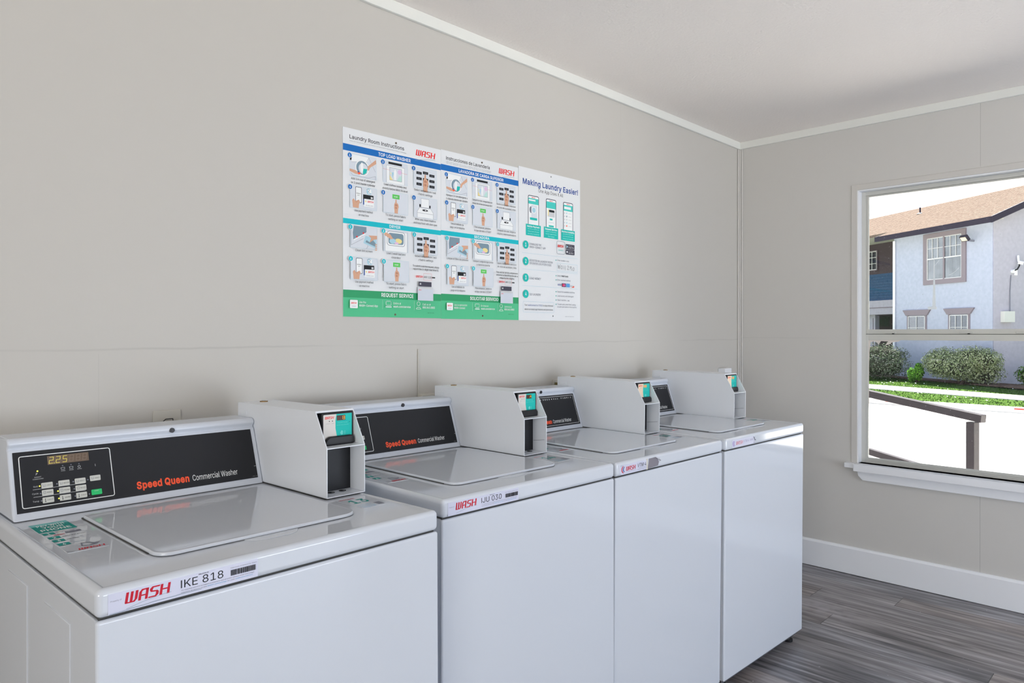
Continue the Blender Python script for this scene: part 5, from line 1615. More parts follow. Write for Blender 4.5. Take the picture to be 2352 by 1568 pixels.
ES = dict(title='Instrucciones de Lavandería', tw=222, sub=['Utilice las maquinas bajo su responsabilidad. WASH no se hace responsable', 'de los danos causados por mal uso o sobrecarga.'],
          h1='LAVADORA DE CARGA SUPERIOR', h1w=236, h2='SECADORA', h2w=80, h3='SOLICITAR SERVICIO', h3w=150, h3x=293,
          cap=[['Agregue 1/4 de detergente o', '1 cápsula dentro del cilindro'], ['Cargue la ropa, asegúrese por', 'debajo de la línea de llenado MAX'], ['Ajuste la temperatura, seleccione', 'el ciclo de suciedad y tela'],
               ['Use el método de', 'pago en la máquina'], ['Para empezar, presione', 'el tipo de tela o START'], ['Después de usar, limpie la', 'máquina y deje la puerta abierta'],
               ['Limpie el filtro de pelusas'], ['Coloque 1 carga de ropa lavada', 'y cierre la puerta'], ['Ajuste la temperatura, seleccione', 'el ciclo de suciedad y tela'],
               ['Use el método de', 'pago en la máquina'], ['Para empezar, presione', 'el tipo de tela o START']],
          req=['Para solicitar servicio, simplemente', 'informe la identificación de la', 'máquina de 6 dígitos.'],
          foot=['Use la aplicación', 'WASH-Connect', 'En línea en', 'wash.com/service', 'Llámenos al'], screws=[(205, 14), (208, 607)])
instruction_poster(1.238, 1.974, 411, 617, EN, 'laundry instruction poster in English, leftmost of the three on the wall')
instruction_poster(1.6495, 1.9765, 408.5, 621, ES, 'laundry instruction poster in Spanish, between the other two posters')

# app poster
root = empty('app_poster', (2.059, YB, 1.985 - 0.630))
tag(root, 'white poster headed Making Laundry Easier with three phone pictures', 'poster')
m = MB()
m.box(0, 0.3965, -0.0042, 0, 0, 0.630, M_POSTER)
c = Canvas((0, -0.0042, 0.630), (1, 0, 0), (0, 0, 1), m, 0.00012, 0.001)
c.text('Making Laundry Easier!', 24, -68, 22, M_NAVY, 356, bold=0.035)
c.text('One App Does It All', 199, -91, 14, M_INK, 160, 'c')
for k, (x0, x1, hd) in enumerate(((55, 122, 'Mobile Payment'), (166, 232, 'Request Service'), (279, 345, 'Machine Availability'))):
    c.rrect(x0, -240, x1, -110, 8, flat('printed_charcoal', (70, 68, 82)))
    c.rrect(x0 + 3, -240, x1 - 3, -113, 6, M_WHITE)
    c.rect(x0 + 3, -(146 if k == 0 else 150 if k == 1 else 148), x1 - 3, -122, flat('printed_mid_teal', (70, 200, 190)))
    c.wash(x0 + 22, -121, 22, 5, M_RED2)
    if k == 0:
        c.rect(x0 + 5, -133, x0 + 46, -127, M_WHITE)
        c.disc(x0 + 18, -170, 9, M_GREY, ry=14)
        c.rect(x0 + 20, -202, x0 + 56, -150, M_CELL)
        c.disc(x0 + 36, -170, 14, M_WHITE)
        c.disc(x0 + 36, -170, 11, M_PALEBL)
        c.rect(x0 + 12, -212, x0 + 56, -202, M_TEAL)
    elif k == 1:
        c.rect(x0 + 12, -186, x0 + 56, -156, M_LGREY)
        c.rect(x0 + 20, -166, x0 + 54, -156, M_INK)
        c.rect(x0 + 12, -182, x0 + 18, -156, M_YEL)
        c.rect(x0 + 24, -200, x0 + 42, -193, M_TEAL)
        c.rect(x0 + 16, -211, x0 + 50, -209, M_LGREY)
        c.rect(x0 + 18, -229, x0 + 50, -222, M_TEAL)
    else:
        c.rect(x0 + 6, -140, x0 + 52, -129, M_WHITE)
        for j in range(5):
            c.rect(x0 + 7, -(161 + j * 14), x0 + 12, -(155 + j * 14), M_LGREY)
            c.rect(x0 + 20, -(161 + j * 14), x0 + 26, -(154 + j * 14), (M_PALEBL, M_STEELBL, M_LGREY, M_PALEBL, M_ORANGE)[j])
            c.rect(x0 + 34, -(159 + j * 14), x0 + 54, -(157 + j * 14), M_LGREY)
    bx0 = (42, 153, 265)[k]
    c.rect(bx0, -278, bx0 + 92, -231, M_TEAL)
    c.text(hd, bx0 + 46, -243, 7, M_WHITE, 76 if k < 2 else 86, 'c', 0.03)
    for j, s in enumerate((('pay with your phone and', 'keep track of your', 'laundry balance'), ('report a machine', 'issue right from', 'the app'), ('see which machines', 'are free before you', 'bring your laundry'))[k]):
        c.text(s, bx0 + 46, -(252 + j * 10), 4.5, flat('pale_teal_ink3', (170, 236, 230)), 70 if len(s) > 12 else 40, 'c')
for k, (y, l1, l2) in enumerate(((318, 'DOWNLOAD THE', 'WASH-CONNECT APP'), (386, 'REGISTER IN LAUNDRY ROOM', 'OR ENTER LOCATION CODE'), (454, 'LOAD MONEY', None), (521, 'GO LAUNDRY', None))):
    c.disc(40, -y, 17, M_TEAL, n=24)
    c.text(str(k + 1), 40, -(y + 7), 15, M_WHITE, 8, 'c', 0.02)
    if l2:
        c.text(l1, 63, -(y - 1), 8.5, M_GREY, len(l1) * 6.0)
        c.text(l2, 63, -(y + 11), 8.5, M_GREY, len(l2) * 6.2)
    else:
        c.text(l1, 63, -(y + 5), 8.5, M_GREY, 70)
for y in (352, 419, 487):
    c.line([(18, -y), (377, -y)], 0.8, M_PALEBL)
c.frame(234, -340, 288, -285, 8, 1.4, M_GREY)
c.wash(240, -311, 40, 11, M_RED2)
c.text('connect', 261, -326, 7, M_TEAL, 34, 'c')
ch = flat('printed_charcoal', (70, 68, 82))
c.rrect(295, -315, 354, -293, 3, ch)
c.rrect(295, -338, 354, -316, 3, ch)
c.poly([(299, -311), (299, -297), (309, -304)], M_PALEBL)
c.text('GET IT ON', 312, -301, 3, M_LGREY, 22)
c.text('Google Play', 312, -309, 5, M_WHITE, 38)
c.disc(303, -327, 4.5, M_WHITE)
c.text('Download on the', 312, -324, 3, M_LGREY, 30)
c.text('App Store', 312, -333, 5.5, M_WHITE, 34)
bl = M_TEAL
for y, s, w__ in ((371, 'Enter location code', 78), (438, 'Select', 26), (456, 'Enter payment method', 88), (507, 'Search for available machines', 118), (525, 'Load laundry and detergent', 110), (543, 'Select machine & pay', 82), (561, 'To start cycle, press fabric setting', 124)):
    c.disc(229, -(y - 2.5), 2.6, bl, n=8)
    c.text(s, 237, -y, 6.5, M_GREY, w__)
c.text('Add Funds', 266, -438, 6.5, M_INK, 44, bold=0.02)
c.text('or push start button on the machine', 237, -572, 6.5, M_GREY, 130)
c.frame(235, -413, 373, -380, 1, 0.9, M_PALEBL)
# handwritten room number
M_PEN = flat('marker_grey', (112, 114, 118))
for pts in ([(241, -387), (244, -404), (248, -390), (252, -405), (257, -384)], [(266, -389), (261, -396), (263, -404), (269, -404), (272, -395), (266, -389)],
            [(281, -388), (281, -405)], [(291, -388), (290, -408)],
            [(303, -391), (308, -387), (312, -391), (304, -405), (316, -404)], [(329, -389), (322, -392), (324, -398), (331, -393), (329, -389), (332, -407)],
            [(346, -392), (341, -399), (343, -407), (349, -406), (352, -397), (346, -392)]):
    c.line(pts, 1.3, M_PEN)
c.text('VISA', 239, -477, 7, M_NAVY, 24, bold=0.03, shear=0.2)
c.rect(268, -482, 292, -466, flat('printed_plum', (90, 60, 110)))
c.disc(277, -474, 6, M_RED2)
c.disc(283, -474, 6, flat('printed_magenta', (210, 90, 150)))
c.rect(297, -482, 320, -466, flat('printed_sky', (90, 160, 220)))
c.rect(325, -478, 346, -472, M_LGREY)
c.poly([(330, -482), (350, -482), (350, -474)], M_ORANGE)
c.frame(22, -596, 214, -552, 4, 0.8, M_PALEBL)
c.text('Text', 31, -570, 7, M_INK, 16)
c.text('washconnect to 77553', 50, -570, 7, M_NAVY, 90)
c.text('to stay informed', 144, -570, 7, M_INK, 64)
c.text('about our latest app features and promotions', 31, -587, 7, M_INK, 176)
c.text('WASH-APP-INFO 0323', 348, -612, 3, M_GREY, 60, 'r')
m.build('printed_board', root)
for sx_, sz in ((199, 14), (211, 610)):
    s = MB()
    s.tube([(sx_ / 1000, -0.0043, (630 - sz) / 1000), (sx_ / 1000, -0.0056, (630 - sz) / 1000)], 0.0032, M_STEEL, 12)
    s.build('screw', root)

# ------------------------------------------------------------------ outside: ground
GZ = -0.54
GK = 0.037


def gz(x):
    return GZ + max(0.0, x - 19.4) * GK


def noise_color(name, a, b, scale, rough=0.9, detail=6, bump=0.0, dist=0.02, lo_=0.35, hi_=0.65, c3=None):
    m = bpy.data.materials.new(name)
    m.use_nodes = True
    nt = m.node_tree
    bs = nt.nodes['Principled BSDF']
    bs.inputs['Roughness'].default_value = rough
    bs.inputs['Specular IOR Level'].default_value = 0.0
    t = nt.nodes.new('ShaderNodeTexCoord')
    n = nt.nodes.new('ShaderNodeTexNoise')
    n.inputs['Scale'].default_value = scale
    n.inputs['Detail'].default_value = detail
    r = nt.nodes.new('ShaderNodeValToRGB')
    r.color_ramp.elements[0].position = lo_
    r.color_ramp.elements[0].color = lin(a)
    r.color_ramp.elements[1].position = hi_
    r.color_ramp.elements[1].color = lin(b)
    if c3:
        e = r.color_ramp.elements.new(c3[0])
        e.color = lin(c3[1])
    nt.links.new(t.outputs['Object'], n.inputs['Vector'])
    nt.links.new(n.outputs['Fac'], r.inputs[0])
    nt.links.new(r.outputs[0], bs.inputs['Base Color'])
    if bump:
        bp = nt.nodes.new('ShaderNodeBump')
        bp.inputs['Strength'].default_value = bump
        bp.inputs['Distance'].default_value = dist
        nt.links.new(n.outputs['Fac'], bp.inputs['Height'])
        nt.links.new(bp.outputs[0], bs.inputs['Normal'])
    return m


M_CONC = noise_color('sunlit_concrete', (214, 209, 202), (230, 226, 220), 1.2, 0.9)
M_GRASS = noise_color('grass', (48, 68, 28), (74, 98, 46), 5.0, 0.95, 8, 0.8, 0.05, 0.36, 0.62)
M_STUC = noise_color('white_stucco', (171, 177, 195), (179, 184, 202), 9.0, 0.9, 4, 0.25, 0.01)
M_STUC2 = noise_color('cream_stucco', (176, 172, 184), (183, 179, 191), 9.0, 0.9, 4, 0.25, 0.01)
M_SHING = noise_color('tan_roof_shingle', (103, 90, 81), (128, 113, 102), 14.0, 0.95, 5, 0.3, 0.01)
M_FASC = flat('purple_brown_fascia', (44, 38, 54), 0.7)
M_WTR = flat('taupe_window_surround', (136, 126, 134), 0.8)
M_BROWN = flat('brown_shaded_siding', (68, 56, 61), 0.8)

road = MB()
road.face([(XR + TH, -40, GZ), (19.45, -40, GZ), (19.45, 40, GZ), (XR + TH, 40, GZ)], M_CONC)
road.face([(-40, -40, GZ), (XR + TH, -40, GZ), (XR + TH, YF - TH, GZ), (-40, YF - TH, GZ)], M_CONC)
struct(road.build('pavement'))
# raised landing round our building
struct(MB().box(XL - 3, XR + 2.2, YF - 3.2, YF - TH, GZ, -0.13, M_CONC).build('entry_slab'))
kb = MB()
kb.box(19.45, 19.62, -40, 40, GZ - 0.1, GZ + 0.13, M_CONC, 0.01)
rnd = random.Random(4)
y = -8.0
while y < 14:
    ln = rnd.uniform(0.25, 1.5)
    if rnd.random() < 0.75:
        kb.box(19.446, 19.451, y, y + ln, GZ + 0.07 + rnd.uniform(-.01, .01), GZ + 0.11, flat('faded_red_curb_paint', (200, 60, 56)))
    y += ln + rnd.uniform(0.05, 0.5)
struct(kb.build('curb'))


def strip(a, b, mt, dz):
    """ground strip between two polylines of x at given y"""
    m = MB()
    ys = [-40, 3.3, 7.4, 40]
    for k in range(3):
        p = []
        for (xx, yy) in ((a, ys[k]), (b, ys[k]), (b, ys[k + 1]), (a, ys[k + 1])):
            f = xx[0] + (yy - 3.3) / 4.1 * (xx[1] - xx[0]) if isinstance(xx, tuple) else xx
            p.append((f, yy, gz(f) + dz))
        m.face(p, mt)
    return m


lawn = MB()
lawn.add([(19.62, -40, gz(19.62) + 0.06), (60, -40, gz(40) + 0.04), (60, 40, gz(40) + 0.04), (19.62, 40, gz(19.62) + 0.06)], [[0, 1, 2, 3]], M_GRASS)
# grass tufts with white flower specks near the path
rnd = random.Random(11)
gm = [flat('grass_blade_light', (84, 110, 52), 0.9, 0.0), flat('grass_blade_dark', (58, 82, 38), 0.9, 0.0)]
for _ in range(20000):
    gx_ = rnd.uniform(19.65, 27.6)
    gy_ = rnd.uniform(0.5, 11.5)
    zz = GZ + 0.06 + (gx_ - 19.62) * (gz(40) + 0.04 - gz(19.62) - 0.06) / 40.38
    if 21.6 + (gy_ - 3.2) * 0.27 < gx_ < 23.05 + (gy_ - 3.4) * 0.29:
        continue
    a = rnd.uniform(0, PI)
    w_, h_ = rnd.uniform(.008, .025), rnd.uniform(.02, .05)
    dx, dy = math.cos(a) * w_, math.sin(a) * w_
    lawn.face([(gx_ - dx, gy_ - dy, zz - 0.01), (gx_ + dx, gy_ + dy, zz - 0.01), (gx_ + rnd.uniform(-.03, .03), gy_ + rnd.uniform(-.03, .03), zz + h_)], gm[rnd.random() < 0.45])
for _ in range(120):
    gx_ = rnd.uniform(19.7, 27)
    gy_ = rnd.uniform(1, 11)
    zz = GZ + 0.1 + (gx_ - 19.62) * (gz(40) + 0.04 - gz(19.62) - 0.06) / 40.38
    r_ = rnd.uniform(.008, .02)
    lawn.face([(gx_ - r_, gy_ - r_, zz), (gx_ + r_, gy_ - r_, zz + .01), (gx_ + r_, gy_ + r_, zz + .02), (gx_ - r_, gy_ + r_, zz + .01)], flat('white_petal', (230, 232, 224), 0.9, 0.0))
lw = lawn.build('lawn')
tag(lw, None, None, kind='structure')


def lz(x):
    return GZ + 0.06 + (x - 19.62) * (gz(40) + 0.04 - gz(19.62) - 0.06) / 40.38


m = MB()
for k in range(22):
    yA, yB = -20 + k * 1.9, -20 + (k + 1) * 1.9 - 0.012

    def fx(y_, near):
        return (21.72 + (y_ - 3.2) * 0.27) if near else (22.95 + (y_ - 3.4) * 0.29)
    pts = [(fx(yA, True), yA), (fx(yA, False), yA), (fx(yB, False), yB), (fx(yB, True), yB)]
    m.prism([(a, b, lz(a) + 0.002) for a, b in pts], (0, 0, 0.028), M_CONC)
struct(m.build('sidewalk'))
struct(MB().box(XL - 0.6, XR + 1.55, YF - 1.5, YB + 1.0, ZC + 0.13, ZC + 0.30, flat('soffit_paint', (200, 196, 190))).build('added_sun_shade'))  # unseen slab added to block sun from entering the window

# ------------------------------------------------------------------ hand rail outside the window
root = empty('hand_rail', (4.99, 0.99, GZ))
tag(root, 'dark brown square tube handrail sloping past the window', 'handrail')
M_RAIL = mat('dark_brown_rail_paint', (38, 29, 34), 0.4, 0, 0.4, var=(30, 0.25))


def beam(m, a, b, w_, h_, mt):
    a, b = Vector(a), Vector(b)
    d = (b - a).normalized()
    s = d.cross(Vector((0, 0, 1))).normalized() * w_ / 2
    u = s.cross(d).normalized() * h_ / 2
    m.prism([tuple(a - s - u), tuple(a + s - u), tuple(a + s + u), tuple(a - s + u)], b - a, mt, 0.002, 1)


rd = Vector((0.428, 0.990, 0.116)).normalized()
off = Vector((4.99, 0.99, GZ))
e0 = Vector((4.975, 0.931, 0.785)) - off
m = MB()
beam(m, e0, e0 + rd * 2.6, 0.050, 0.048, M_RAIL)
m.build('top_rail', root)
m = MB()
e2 = Vector((5.19, 1.262, 0.400)) - off - rd * 0.30
beam(m, e2, e2 + rd * 2.4, 0.040, 0.044, M_RAIL)
m.build('lower_rail', root)
m = MB()
m.box(-0.025, 0.025, -0.025, 0.025, 0, 1.30, M_RAIL, 0.002)
o = m.build('post', root)
o.rotation_euler = (0, 0, math.atan2(0.99, 0.428))
m = MB()
m.box(-0.025, 0.025, -0.025, 0.025, 0, 1.47, M_RAIL, 0.002)
o = m.build('post', root)
pp = rd * 1.75
o.location = (pp.x - 0.0, pp.y, 0)
o.rotation_euler = (0, 0, math.atan2(0.99, 0.428))
struct(MB().box(4.55, 6.6, 0.2, 4.6, GZ - 0.05, GZ + 0.001, M_CONC).build('ramp_slab'))

# ------------------------------------------------------------------ apartment building across the road
P0 = Vector((27.885, 7.309, 0))


def FP(s, z, nd=0.0):
    p = P0 + E1 * s + N1 * nd
    return (p.x, p.y, z)


def fbox(m, s0, s1, z0, z1, n0, n1, mt):
    m.prism([FP(s0, z0, n0), FP(s1, z0, n0), FP(s1, z1, n0), FP(s0, z1, n0)], N1 * (n1 - n0), mt)


bld = empty('apartment_building', FP(0, -0.3))
tag(bld, 'white two storey apartment building across the road with tan shingle roof', 'building')
BO = -Vector(FP(0, -0.3))


def bb_(m, name, parent=bld):
    return m.build(name, parent, BO if parent is bld else BO)


m = MB()
SL = 0.42
RD = 3.25
fbox(m, -3.13, 0.96, -0.6, 4.95, 0, 7.0, M_STUC)
bb_(m, 'front_wall')
m = MB()
m.prism([FP(-3.135, -0.6, 0.02), FP(-3.135, -0.6, 6.9), FP(-3.135, 4.9, 6.9), FP(-3.135, 4.93 + SL * RD, RD), FP(-3.135, 4.93, 0.02)], -E1 * 0.02, M_STUC2)
bb_(m, 'gable_wall')
m = MB()
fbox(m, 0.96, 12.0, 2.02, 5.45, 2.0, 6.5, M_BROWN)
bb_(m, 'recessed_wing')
m = MB()
# blue shingle skirt in courses
M_BLUES = noise_color('blue_shingle', (48, 76, 108), (70, 100, 132), 40, 0.9)
for k in range(10):
    z0 = 2.62 + k * 0.112
    m.prism([FP(3.0, z0, 1.86 + k * 0.010), FP(3.0, z0 + 0.118, 1.90 + k * 0.010), FP(3.0, z0 + 0.118, 2.01), FP(3.0, z0, 2.01)], E1 * 9, M_BLUES)
bb_(m, 'shingle_skirt')
m = MB()
fbox(m, 2.6, 12, 2.04, 2.62, 1.70, 2.0, M_STUC2)
fbox(m, 2.6, 12, 2.30, 2.34, 1.69, 1.70, M_WTR)
bb_(m, 'balcony_band')
m = MB()
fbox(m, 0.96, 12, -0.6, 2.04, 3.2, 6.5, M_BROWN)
fbox(m, 4.15, 4.9, -0.4, 2.04, 1.9, 2.1, M_STUC2)
for s_ in (4.25, 4.5, 4.75):
    fbox(m, s_, s_ + 0.02, -0.3, 1.9, 1.88, 1.9, M_WTR)
bb_(m, 'porch')
# roof
m = MB()
ez = 5.02


def roofslab(s0, s1, n0, n1):
    z0, z1 = ez + SL * n0, ez + SL * n1
    m.prism([FP(s0, z0, n0), FP(s0, z1, n1), FP(s0, z1 - 0.10, n1), FP(s0, z0 - 0.10, n0)], E1 * (s1 - s0), M_SHING)


roofslab(-3.50, 1.36, -0.42, RD)
roofslab(1.36, 12.0, 0.10, RD)
zr = ez + SL * RD
m.prism([FP(-3.5, zr, RD), FP(-3.5, zr - 0.1, RD), FP(-3.5, ez - 0.1 - SL * 0.42, 2 * RD + 0.42), FP(-3.5, ez - SL * 0.42, 2 * RD + 0.42)], E1 * 15.5, M_SHING)
rows = 0
n_ = -0.40
while n_ < RD:
    z_ = ez + SL * n_
    s1_ = 12.0 if n_ > 0.12 else 1.34
    m.prism([FP(-3.49, z_ + 0.004, n_), FP(-3.49, z_ + 0.008, n_), FP(-3.49, z_ + 0.004 + SL * 0.17, n_ + 0.17)], E1 * (s1_ + 3.49), M_SHING)
    n_ += 0.19
bb_(m, 'roof')
m = MB()
fbox(m, -3.52, 1.36, 4.68, 4.86, -0.47, -0.42, M_FASC)
m.prism([FP(1.36, 4.68, -0.46), FP(1.36, 4.86, -0.46), FP(1.36, 5.05, 0.12), FP(1.36, 4.86, 0.12)], E1 * 0.05, M_FASC)
bb_(m, 'fascia')
m = MB()
m.prism([FP(-3.50, 4.66, -0.47), FP(-3.50, 4.86, -0.47), FP(-3.50, ez + SL * RD + 0.0, RD), FP(-3.50, ez + SL * RD - 0.22, RD)], -E1 * 0.05, M_FASC)
m.prism([FP(-3.50, ez - 0.1 - SL * 0.42 - 0.12, 2 * RD + 0.42), FP(-3.50, ez - SL * 0.42, 2 * RD + 0.42), FP(-3.50, ez + SL * RD + 0.0, RD), FP(-3.50, ez + SL * RD - 0.22, RD)], -E1 * 0.05, M_FASC)
bb_(m, 'rake_board')
m = MB()
fbox(m, -3.5, 1.36, 4.80, 4.83, -0.42, 0.02, flat('soffit_paint', (200, 196, 190)))
fbox(m, 1.36, 12.0, 5.02, 5.05, 0.12, 2.0, flat('soffit_paint', (200, 196, 190)))
bb_(m, 'soffit')
m = MB()
m.tube([FP(2.2, 5.95, 2.30), FP(2.2, 6.22, 2.30)], 0.03, M_FASC, 8)
m.tube([FP(2.2, 5.97, 2.30), FP(2.2, 6.02, 2.30)], [0.13, 0.05], M_CONC, 10)
bb_(m, 'vent_pipe')
m = MB()
m.tube([FP(0.90, 4.66, -0.05), FP(0.90, 0.0, -0.05)], 0.045, M_WTRIM, 10)
bb_(m, 'downpipe')

M_PANE = mat('far_window_pane', (120, 132, 150), 0.08, 0, 0.8)
M_CURT = noise_color('grey_curtain', (150, 154, 160), (184, 188, 194), 3.0)
M_MULL = flat('white_mullion', (214, 214, 216))


def far_window(s0, s1, z0, z1, nd, trim, cols, rows_, name='window', sashes=True, blinds=False, lintel=False):
    """s0<s1"""
    m = MB()
    if trim:
        t = trim
        fbox(m, s0 - t, s0, z0 - t, z1 + t, nd - 0.05, nd, M_WTR)
        fbox(m, s1, s1 + t, z0 - t, z1 + t, nd - 0.05, nd, M_WTR)
        fbox(m, s0, s1, z1, z1 + t, nd - 0.05, nd, M_WTR)
        fbox(m, s0, s1, z0 - t, z0, nd - 0.05, nd, M_WTR)
    if lintel:
        m.prism([FP(s0 - 0.09, z1 + 0.02, nd), FP(s1 + 0.09, z1 + 0.02, nd), FP(s1 + 0.24, z1 + 0.215, nd), FP(s0 - 0.24, z1 + 0.215, nd)], -N1 * 0.06, M_WTR)
        fbox(m, s0 - 0.06, s0, z0, z1 + 0.03, nd - 0.03, nd, M_WTR)
        fbox(m, s1, s1 + 0.06, z0, z1 + 0.03, nd - 0.03, nd, M_WTR)
    f = 0.025
    for a, b, c_, d_ in ((s0, s0 + f, z0, z1), (s1 - f, s1, z0, z1), (s0, s1, z0, z0 + f), (s0, s1, z1 - f, z1)):
        fbox(m, a, b, c_, d_, nd - 0.04, nd, M_MULL)
    w_ = bb_(m, name)
    g = MB()
    if blinds:
        fbox(g, s0, s1, z0, z1, nd - 0.006, nd - 0.001, mat('dark_blind_gap', (52, 58, 74), 0.4))
        z_ = z0 + 0.02
        while z_ < z1 - 0.02:
            fbox(g, s0 + 0.02, s1 - 0.02, z_, z_ + 0.022, nd - 0.012, nd - 0.007, flat('blind_slat', (170, 176, 190)))
            z_ += 0.042
        bb_(g, 'blind', w_)
    else:
        fbox(g, s0, s1, z0, z1, nd - 0.006, nd - 0.001, M_CURT)
        for k in range(14):
            a = s0 + (s1 - s0) * k / 14
            g.prism([FP(a, z0, nd - 0.006), FP(a + (s1 - s0) / 28, z0, nd - 0.016), FP(a + (s1 - s0) / 14, z0, nd - 0.006)], (0, 0, (z1 - z0)), M_CURT)
        bb_(g, 'curtain', w_)
    g = MB()
    fbox(g, s0 + 0.02, s1 - 0.02, z0 + 0.02, z1 - 0.02, nd - 0.024, nd - 0.020, M_GLASS)
    bb_(g, 'pane', w_)
    mu = MB()
    zm = (z0 + z1) / 2
    if sashes:
        fbox(mu, s0, s1, zm - 0.02, zm + 0.02, nd - 0.045, nd - 0.02, M_MULL)
        sm_ = (s0 + s1) / 2
        fbox(mu, sm_ - 0.03, sm_ + 0.03, z0, z1, nd - 0.045, nd - 0.02, M_WTR)
        for h0, h1 in ((s0, sm_ - 0.03), (sm_ + 0.03, s1)):
            for k in range(1, cols):
                a = h0 + (h1 - h0) * k / cols
                fbox(mu, a - 0.009, a + 0.009, zm, z1, nd - 0.04, nd - 0.025, M_MULL)
            fbox(mu, h0, h1, (zm + z1) / 2 - 0.009, (zm + z1) / 2 + 0.009, nd - 0.04, nd - 0.025, M_MULL)
    else:
        for k in range(1, cols):
            a = s0 + (s1 - s0) * k / cols
            fbox(mu, a - 0.010, a + 0.010, z0, z1, nd - 0.045, nd - 0.025, M_MULL)
        for k in range(1, rows_):
            a = z0 + (z1 - z0) * k / rows_
            fbox(mu, s0, s1, a - 0.010, a + 0.010, nd - 0.045, nd - 0.025, M_MULL)
    bb_(mu, 'mullions', w_)


far_window(-2.02, -0.60, 3.11, 4.55, 0.0, 0.16, 3, 2)
far_window(-2.26, -1.54, 1.05, 1.88, 0.0, 0, 3, 2, sashes=False, blinds=True, lintel=True)
far_window(-0.51, 0.25, 1.05, 1.88, 0.0, 0, 2, 2, sashes=False, blinds=True, lintel=True)
far_window(4.13, 5.2, 3.94, 4.72, 1.98, 0.03, 4, 3, sashes=False)
fb = Vector(FP(-2.45, 4.25, -0.05))
root = empty('floodlight', fb)
tag(root, 'small square floodlight beside the upper window of the building opposite', 'floodlight')
m = MB()
m.box(-0.05, 0.05, -0.13, 0.13, 0.0, 0.2, M_FASC, 0.01)
o = m.build('housing', root)
o.rotation_euler = (0, math.radians(40), math.atan2(-N1.y, -N1.x))
o.location = (-0.24 * N1.x, -0.24 * N1.y, 0.0)
m = MB()
m.box(0.05, 0.056, -0.10, 0.10, 0.03, 0.17, mat('floodlight_lens', (240, 222, 200), 0.2))
q_ = m.build('lens', o)
m = MB()
m.tube([tuple(N1 * 0.05), tuple(-N1 * 0.22 + Vector((0, 0, 0.02)))], 0.035, M_GREY, 8)
m.build('bracket', root)


def GP(nd, z, d=0.0):
    """point on the gable wall"""
    p = P0 + E1 * (-3.155 - d) + N1 * nd
    return Vector((p.x, p.y, z))


root = empty('utility_box', GP(0.48, 1.62))
tag(root, 'pale grey utility box on the wall of the building opposite', 'utility box')
m = MB()
q0 = GP(0.48, 1.62)


def gbox(m, n0, n1, z0, z1, d0, d1, mt, org):
    pts = [GP(n0, z0, d0) - org, GP(n1, z0, d0) - org, GP(n1, z1, d0) - org, GP(n0, z1, d0) - org]
    m.prism([tuple(p) for p in pts], -E1 * (d1 - d0), mt)


gbox(m, 0.28, 0.68, 1.62, 1.96, 0.0, 0.14, mat('utility_grey', (210, 210, 206), 0.5), q0)
m.build('enclosure', root)
m = MB()
m.tube([tuple(GP(0.60, 1.96, 0.04) - q0), tuple(GP(0.62, 2.6, 0.02) - q0), tuple(GP(0.66, 3.1, 0.02) - q0)], 0.012, M_GREY, 6)
m.build('conduit', root)
root = empty('security_camera', GP(0.80, 3.2))
q0 = GP(0.80, 3.2)
tag(root, 'white security camera and cable arm on the wall of the building opposite', 'security camera')
m = MB()
m.tube([tuple(GP(0.72, 3.22, 0.0) - q0), tuple(GP(0.72, 3.22, 0.09) - q0)], 0.06, M_WTRIM, 10)
m.tube([tuple(GP(0.84, 3.10, 0.02) - q0), tuple(GP(0.84, 3.26, 0.02) - q0)], 0.05, M_WTRIM, 10)
m.build('junction_box', root)
m = MB()
m.tube([tuple(GP(0.72, 3.24, 0.07) - q0), tuple(GP(0.80, 3.28, 0.11) - q0), tuple(GP(0.86, 3.38, 0.12) - q0), tuple(GP(0.88, 3.46, 0.12) - q0)], 0.022, M_BLKPL, 8)
m.build('arm', root)
m = MB()
m.tube([tuple(GP(0.85, 3.50, 0.10) - q0), tuple(GP(0.93, 3.46, 0.20) - q0)], 0.055, M_WTRIM, 10)
m.tube([tuple(GP(0.88, 3.52, 0.08) - q0), tuple(GP(0.86, 3.72, 0.08) - q0)], 0.03, M_WTRIM, 8)
m.build('camera_head', root)
# far roof beyond
root = empty('distant_building', (44, 8.1, 0))
tag(root, 'dark blue roof edge of a farther building above the tan roof', 'building')
m = MB()
m.box(-1.5, 8.0, -9.0, -2.35, -0.6, 9.0, M_STUC)
m.build('wall', root)
m = MB()
m.prism([(-1.9, -1.95, 8.85), (-1.9, -1.95, 9.15), (-1.9, -9.4, 10.6), (-1.9, -9.4, 10.3)], (11, 0, 0), flat('blue_fascia', (50, 64, 120)))
m.build('roof', root)


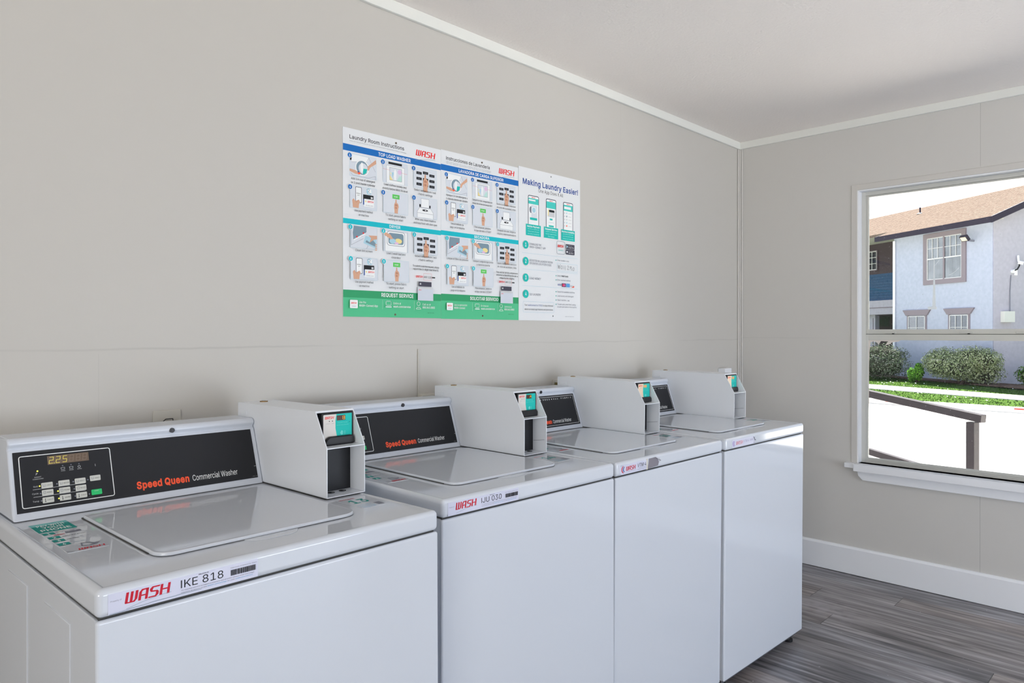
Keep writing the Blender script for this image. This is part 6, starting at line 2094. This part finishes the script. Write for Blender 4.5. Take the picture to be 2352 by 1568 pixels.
# ------------------------------------------------------------------ bushes
def bush(name, label, cx, cy, rx, ry, rz, z0, n, mts, seed, leaf=0.05, lumps=7):
    rnd = random.Random(seed)
    root = empty(name, (cx, cy, z0))
    tag(root, label, 'bush', 'bushes by the building opposite')
    bl_ = [(rnd.uniform(-.5, .5) * rx, rnd.uniform(-.6, .6) * ry, rnd.uniform(.30, .62) * rz * 2, rnd.uniform(.42, .62)) for _ in range(lumps)]
    m = MB()
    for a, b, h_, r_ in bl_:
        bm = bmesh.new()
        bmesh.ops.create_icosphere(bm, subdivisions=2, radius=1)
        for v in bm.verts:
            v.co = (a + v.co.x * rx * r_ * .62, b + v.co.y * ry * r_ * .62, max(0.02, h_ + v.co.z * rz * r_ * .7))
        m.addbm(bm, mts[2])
    for k in range(5):
        m.tube([(rnd.uniform(-.1, .1), rnd.uniform(-.1, .1), -0.03), (rnd.uniform(-.4, .4) * rx, rnd.uniform(-.5, .5) * ry, rz * 0.9)], [0.03, 0.012], flat('branch', (92, 74, 66)), 6)
    m.build('branches', root)
    L = MB()
    for _ in range(n):
        a, b, h_, r_ = rnd.choice(bl_)
        u = rnd.uniform(-1, 1)
        t = rnd.uniform(0, 2 * PI)
        s = math.sqrt(1 - u * u)
        rr = rnd.uniform(0.66, 1.08)
        d = Vector((math.cos(t) * s, math.sin(t) * s, u))
        p = Vector((a + d.x * rx * r_ * rr, b + d.y * ry * r_ * rr, h_ + d.z * rz * r_ * rr * 1.05))
        if p.z < 0.02:
            continue
        nn = (d + Vector((rnd.uniform(-.8, .8), rnd.uniform(-.8, .8), rnd.uniform(-.4, 1.0)))).normalized()
        x_ = nn.orthogonal().normalized()
        x_ = (Matrix.Rotation(rnd.uniform(0, 2 * PI), 3, nn) @ x_)
        y_ = nn.cross(x_)
        l = leaf * rnd.uniform(.6, 1.3)
        L.face([tuple(p - x_ * l), tuple(p + y_ * l * .45), tuple(p + x_ * l), tuple(p - y_ * l * .45)], mts[0] if rnd.random() < .6 else mts[1])
    L.build('leaves', root)


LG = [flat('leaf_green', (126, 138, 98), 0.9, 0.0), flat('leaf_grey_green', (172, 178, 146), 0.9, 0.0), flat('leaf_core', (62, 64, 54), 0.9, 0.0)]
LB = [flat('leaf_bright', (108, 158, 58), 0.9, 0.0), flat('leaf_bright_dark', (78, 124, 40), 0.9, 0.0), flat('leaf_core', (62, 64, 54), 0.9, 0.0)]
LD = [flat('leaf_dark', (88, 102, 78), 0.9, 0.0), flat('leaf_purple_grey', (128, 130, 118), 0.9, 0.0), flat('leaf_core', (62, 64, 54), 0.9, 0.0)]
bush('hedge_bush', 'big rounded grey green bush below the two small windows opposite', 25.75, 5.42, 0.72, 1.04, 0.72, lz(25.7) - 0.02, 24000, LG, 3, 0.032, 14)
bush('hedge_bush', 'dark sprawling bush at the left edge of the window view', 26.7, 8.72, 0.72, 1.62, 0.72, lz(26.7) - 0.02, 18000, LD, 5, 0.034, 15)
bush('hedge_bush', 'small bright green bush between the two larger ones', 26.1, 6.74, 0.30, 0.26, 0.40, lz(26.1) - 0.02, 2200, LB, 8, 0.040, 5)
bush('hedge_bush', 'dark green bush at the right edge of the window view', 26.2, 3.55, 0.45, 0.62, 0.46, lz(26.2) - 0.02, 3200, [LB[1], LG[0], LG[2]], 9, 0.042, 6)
bed = MB()
bed.prism([FP(-6, lz(27) + 0.01, -0.7), FP(9, lz(27) + 0.01, -0.6), FP(9, lz(28) + 0.01, 0.3), FP(-6, lz(28) + 0.01, 0.3)], (0, 0, 0.03), noise_color('mulch', (84, 66, 58), (120, 100, 88), 12))
struct(bed.build('planting_bed'))
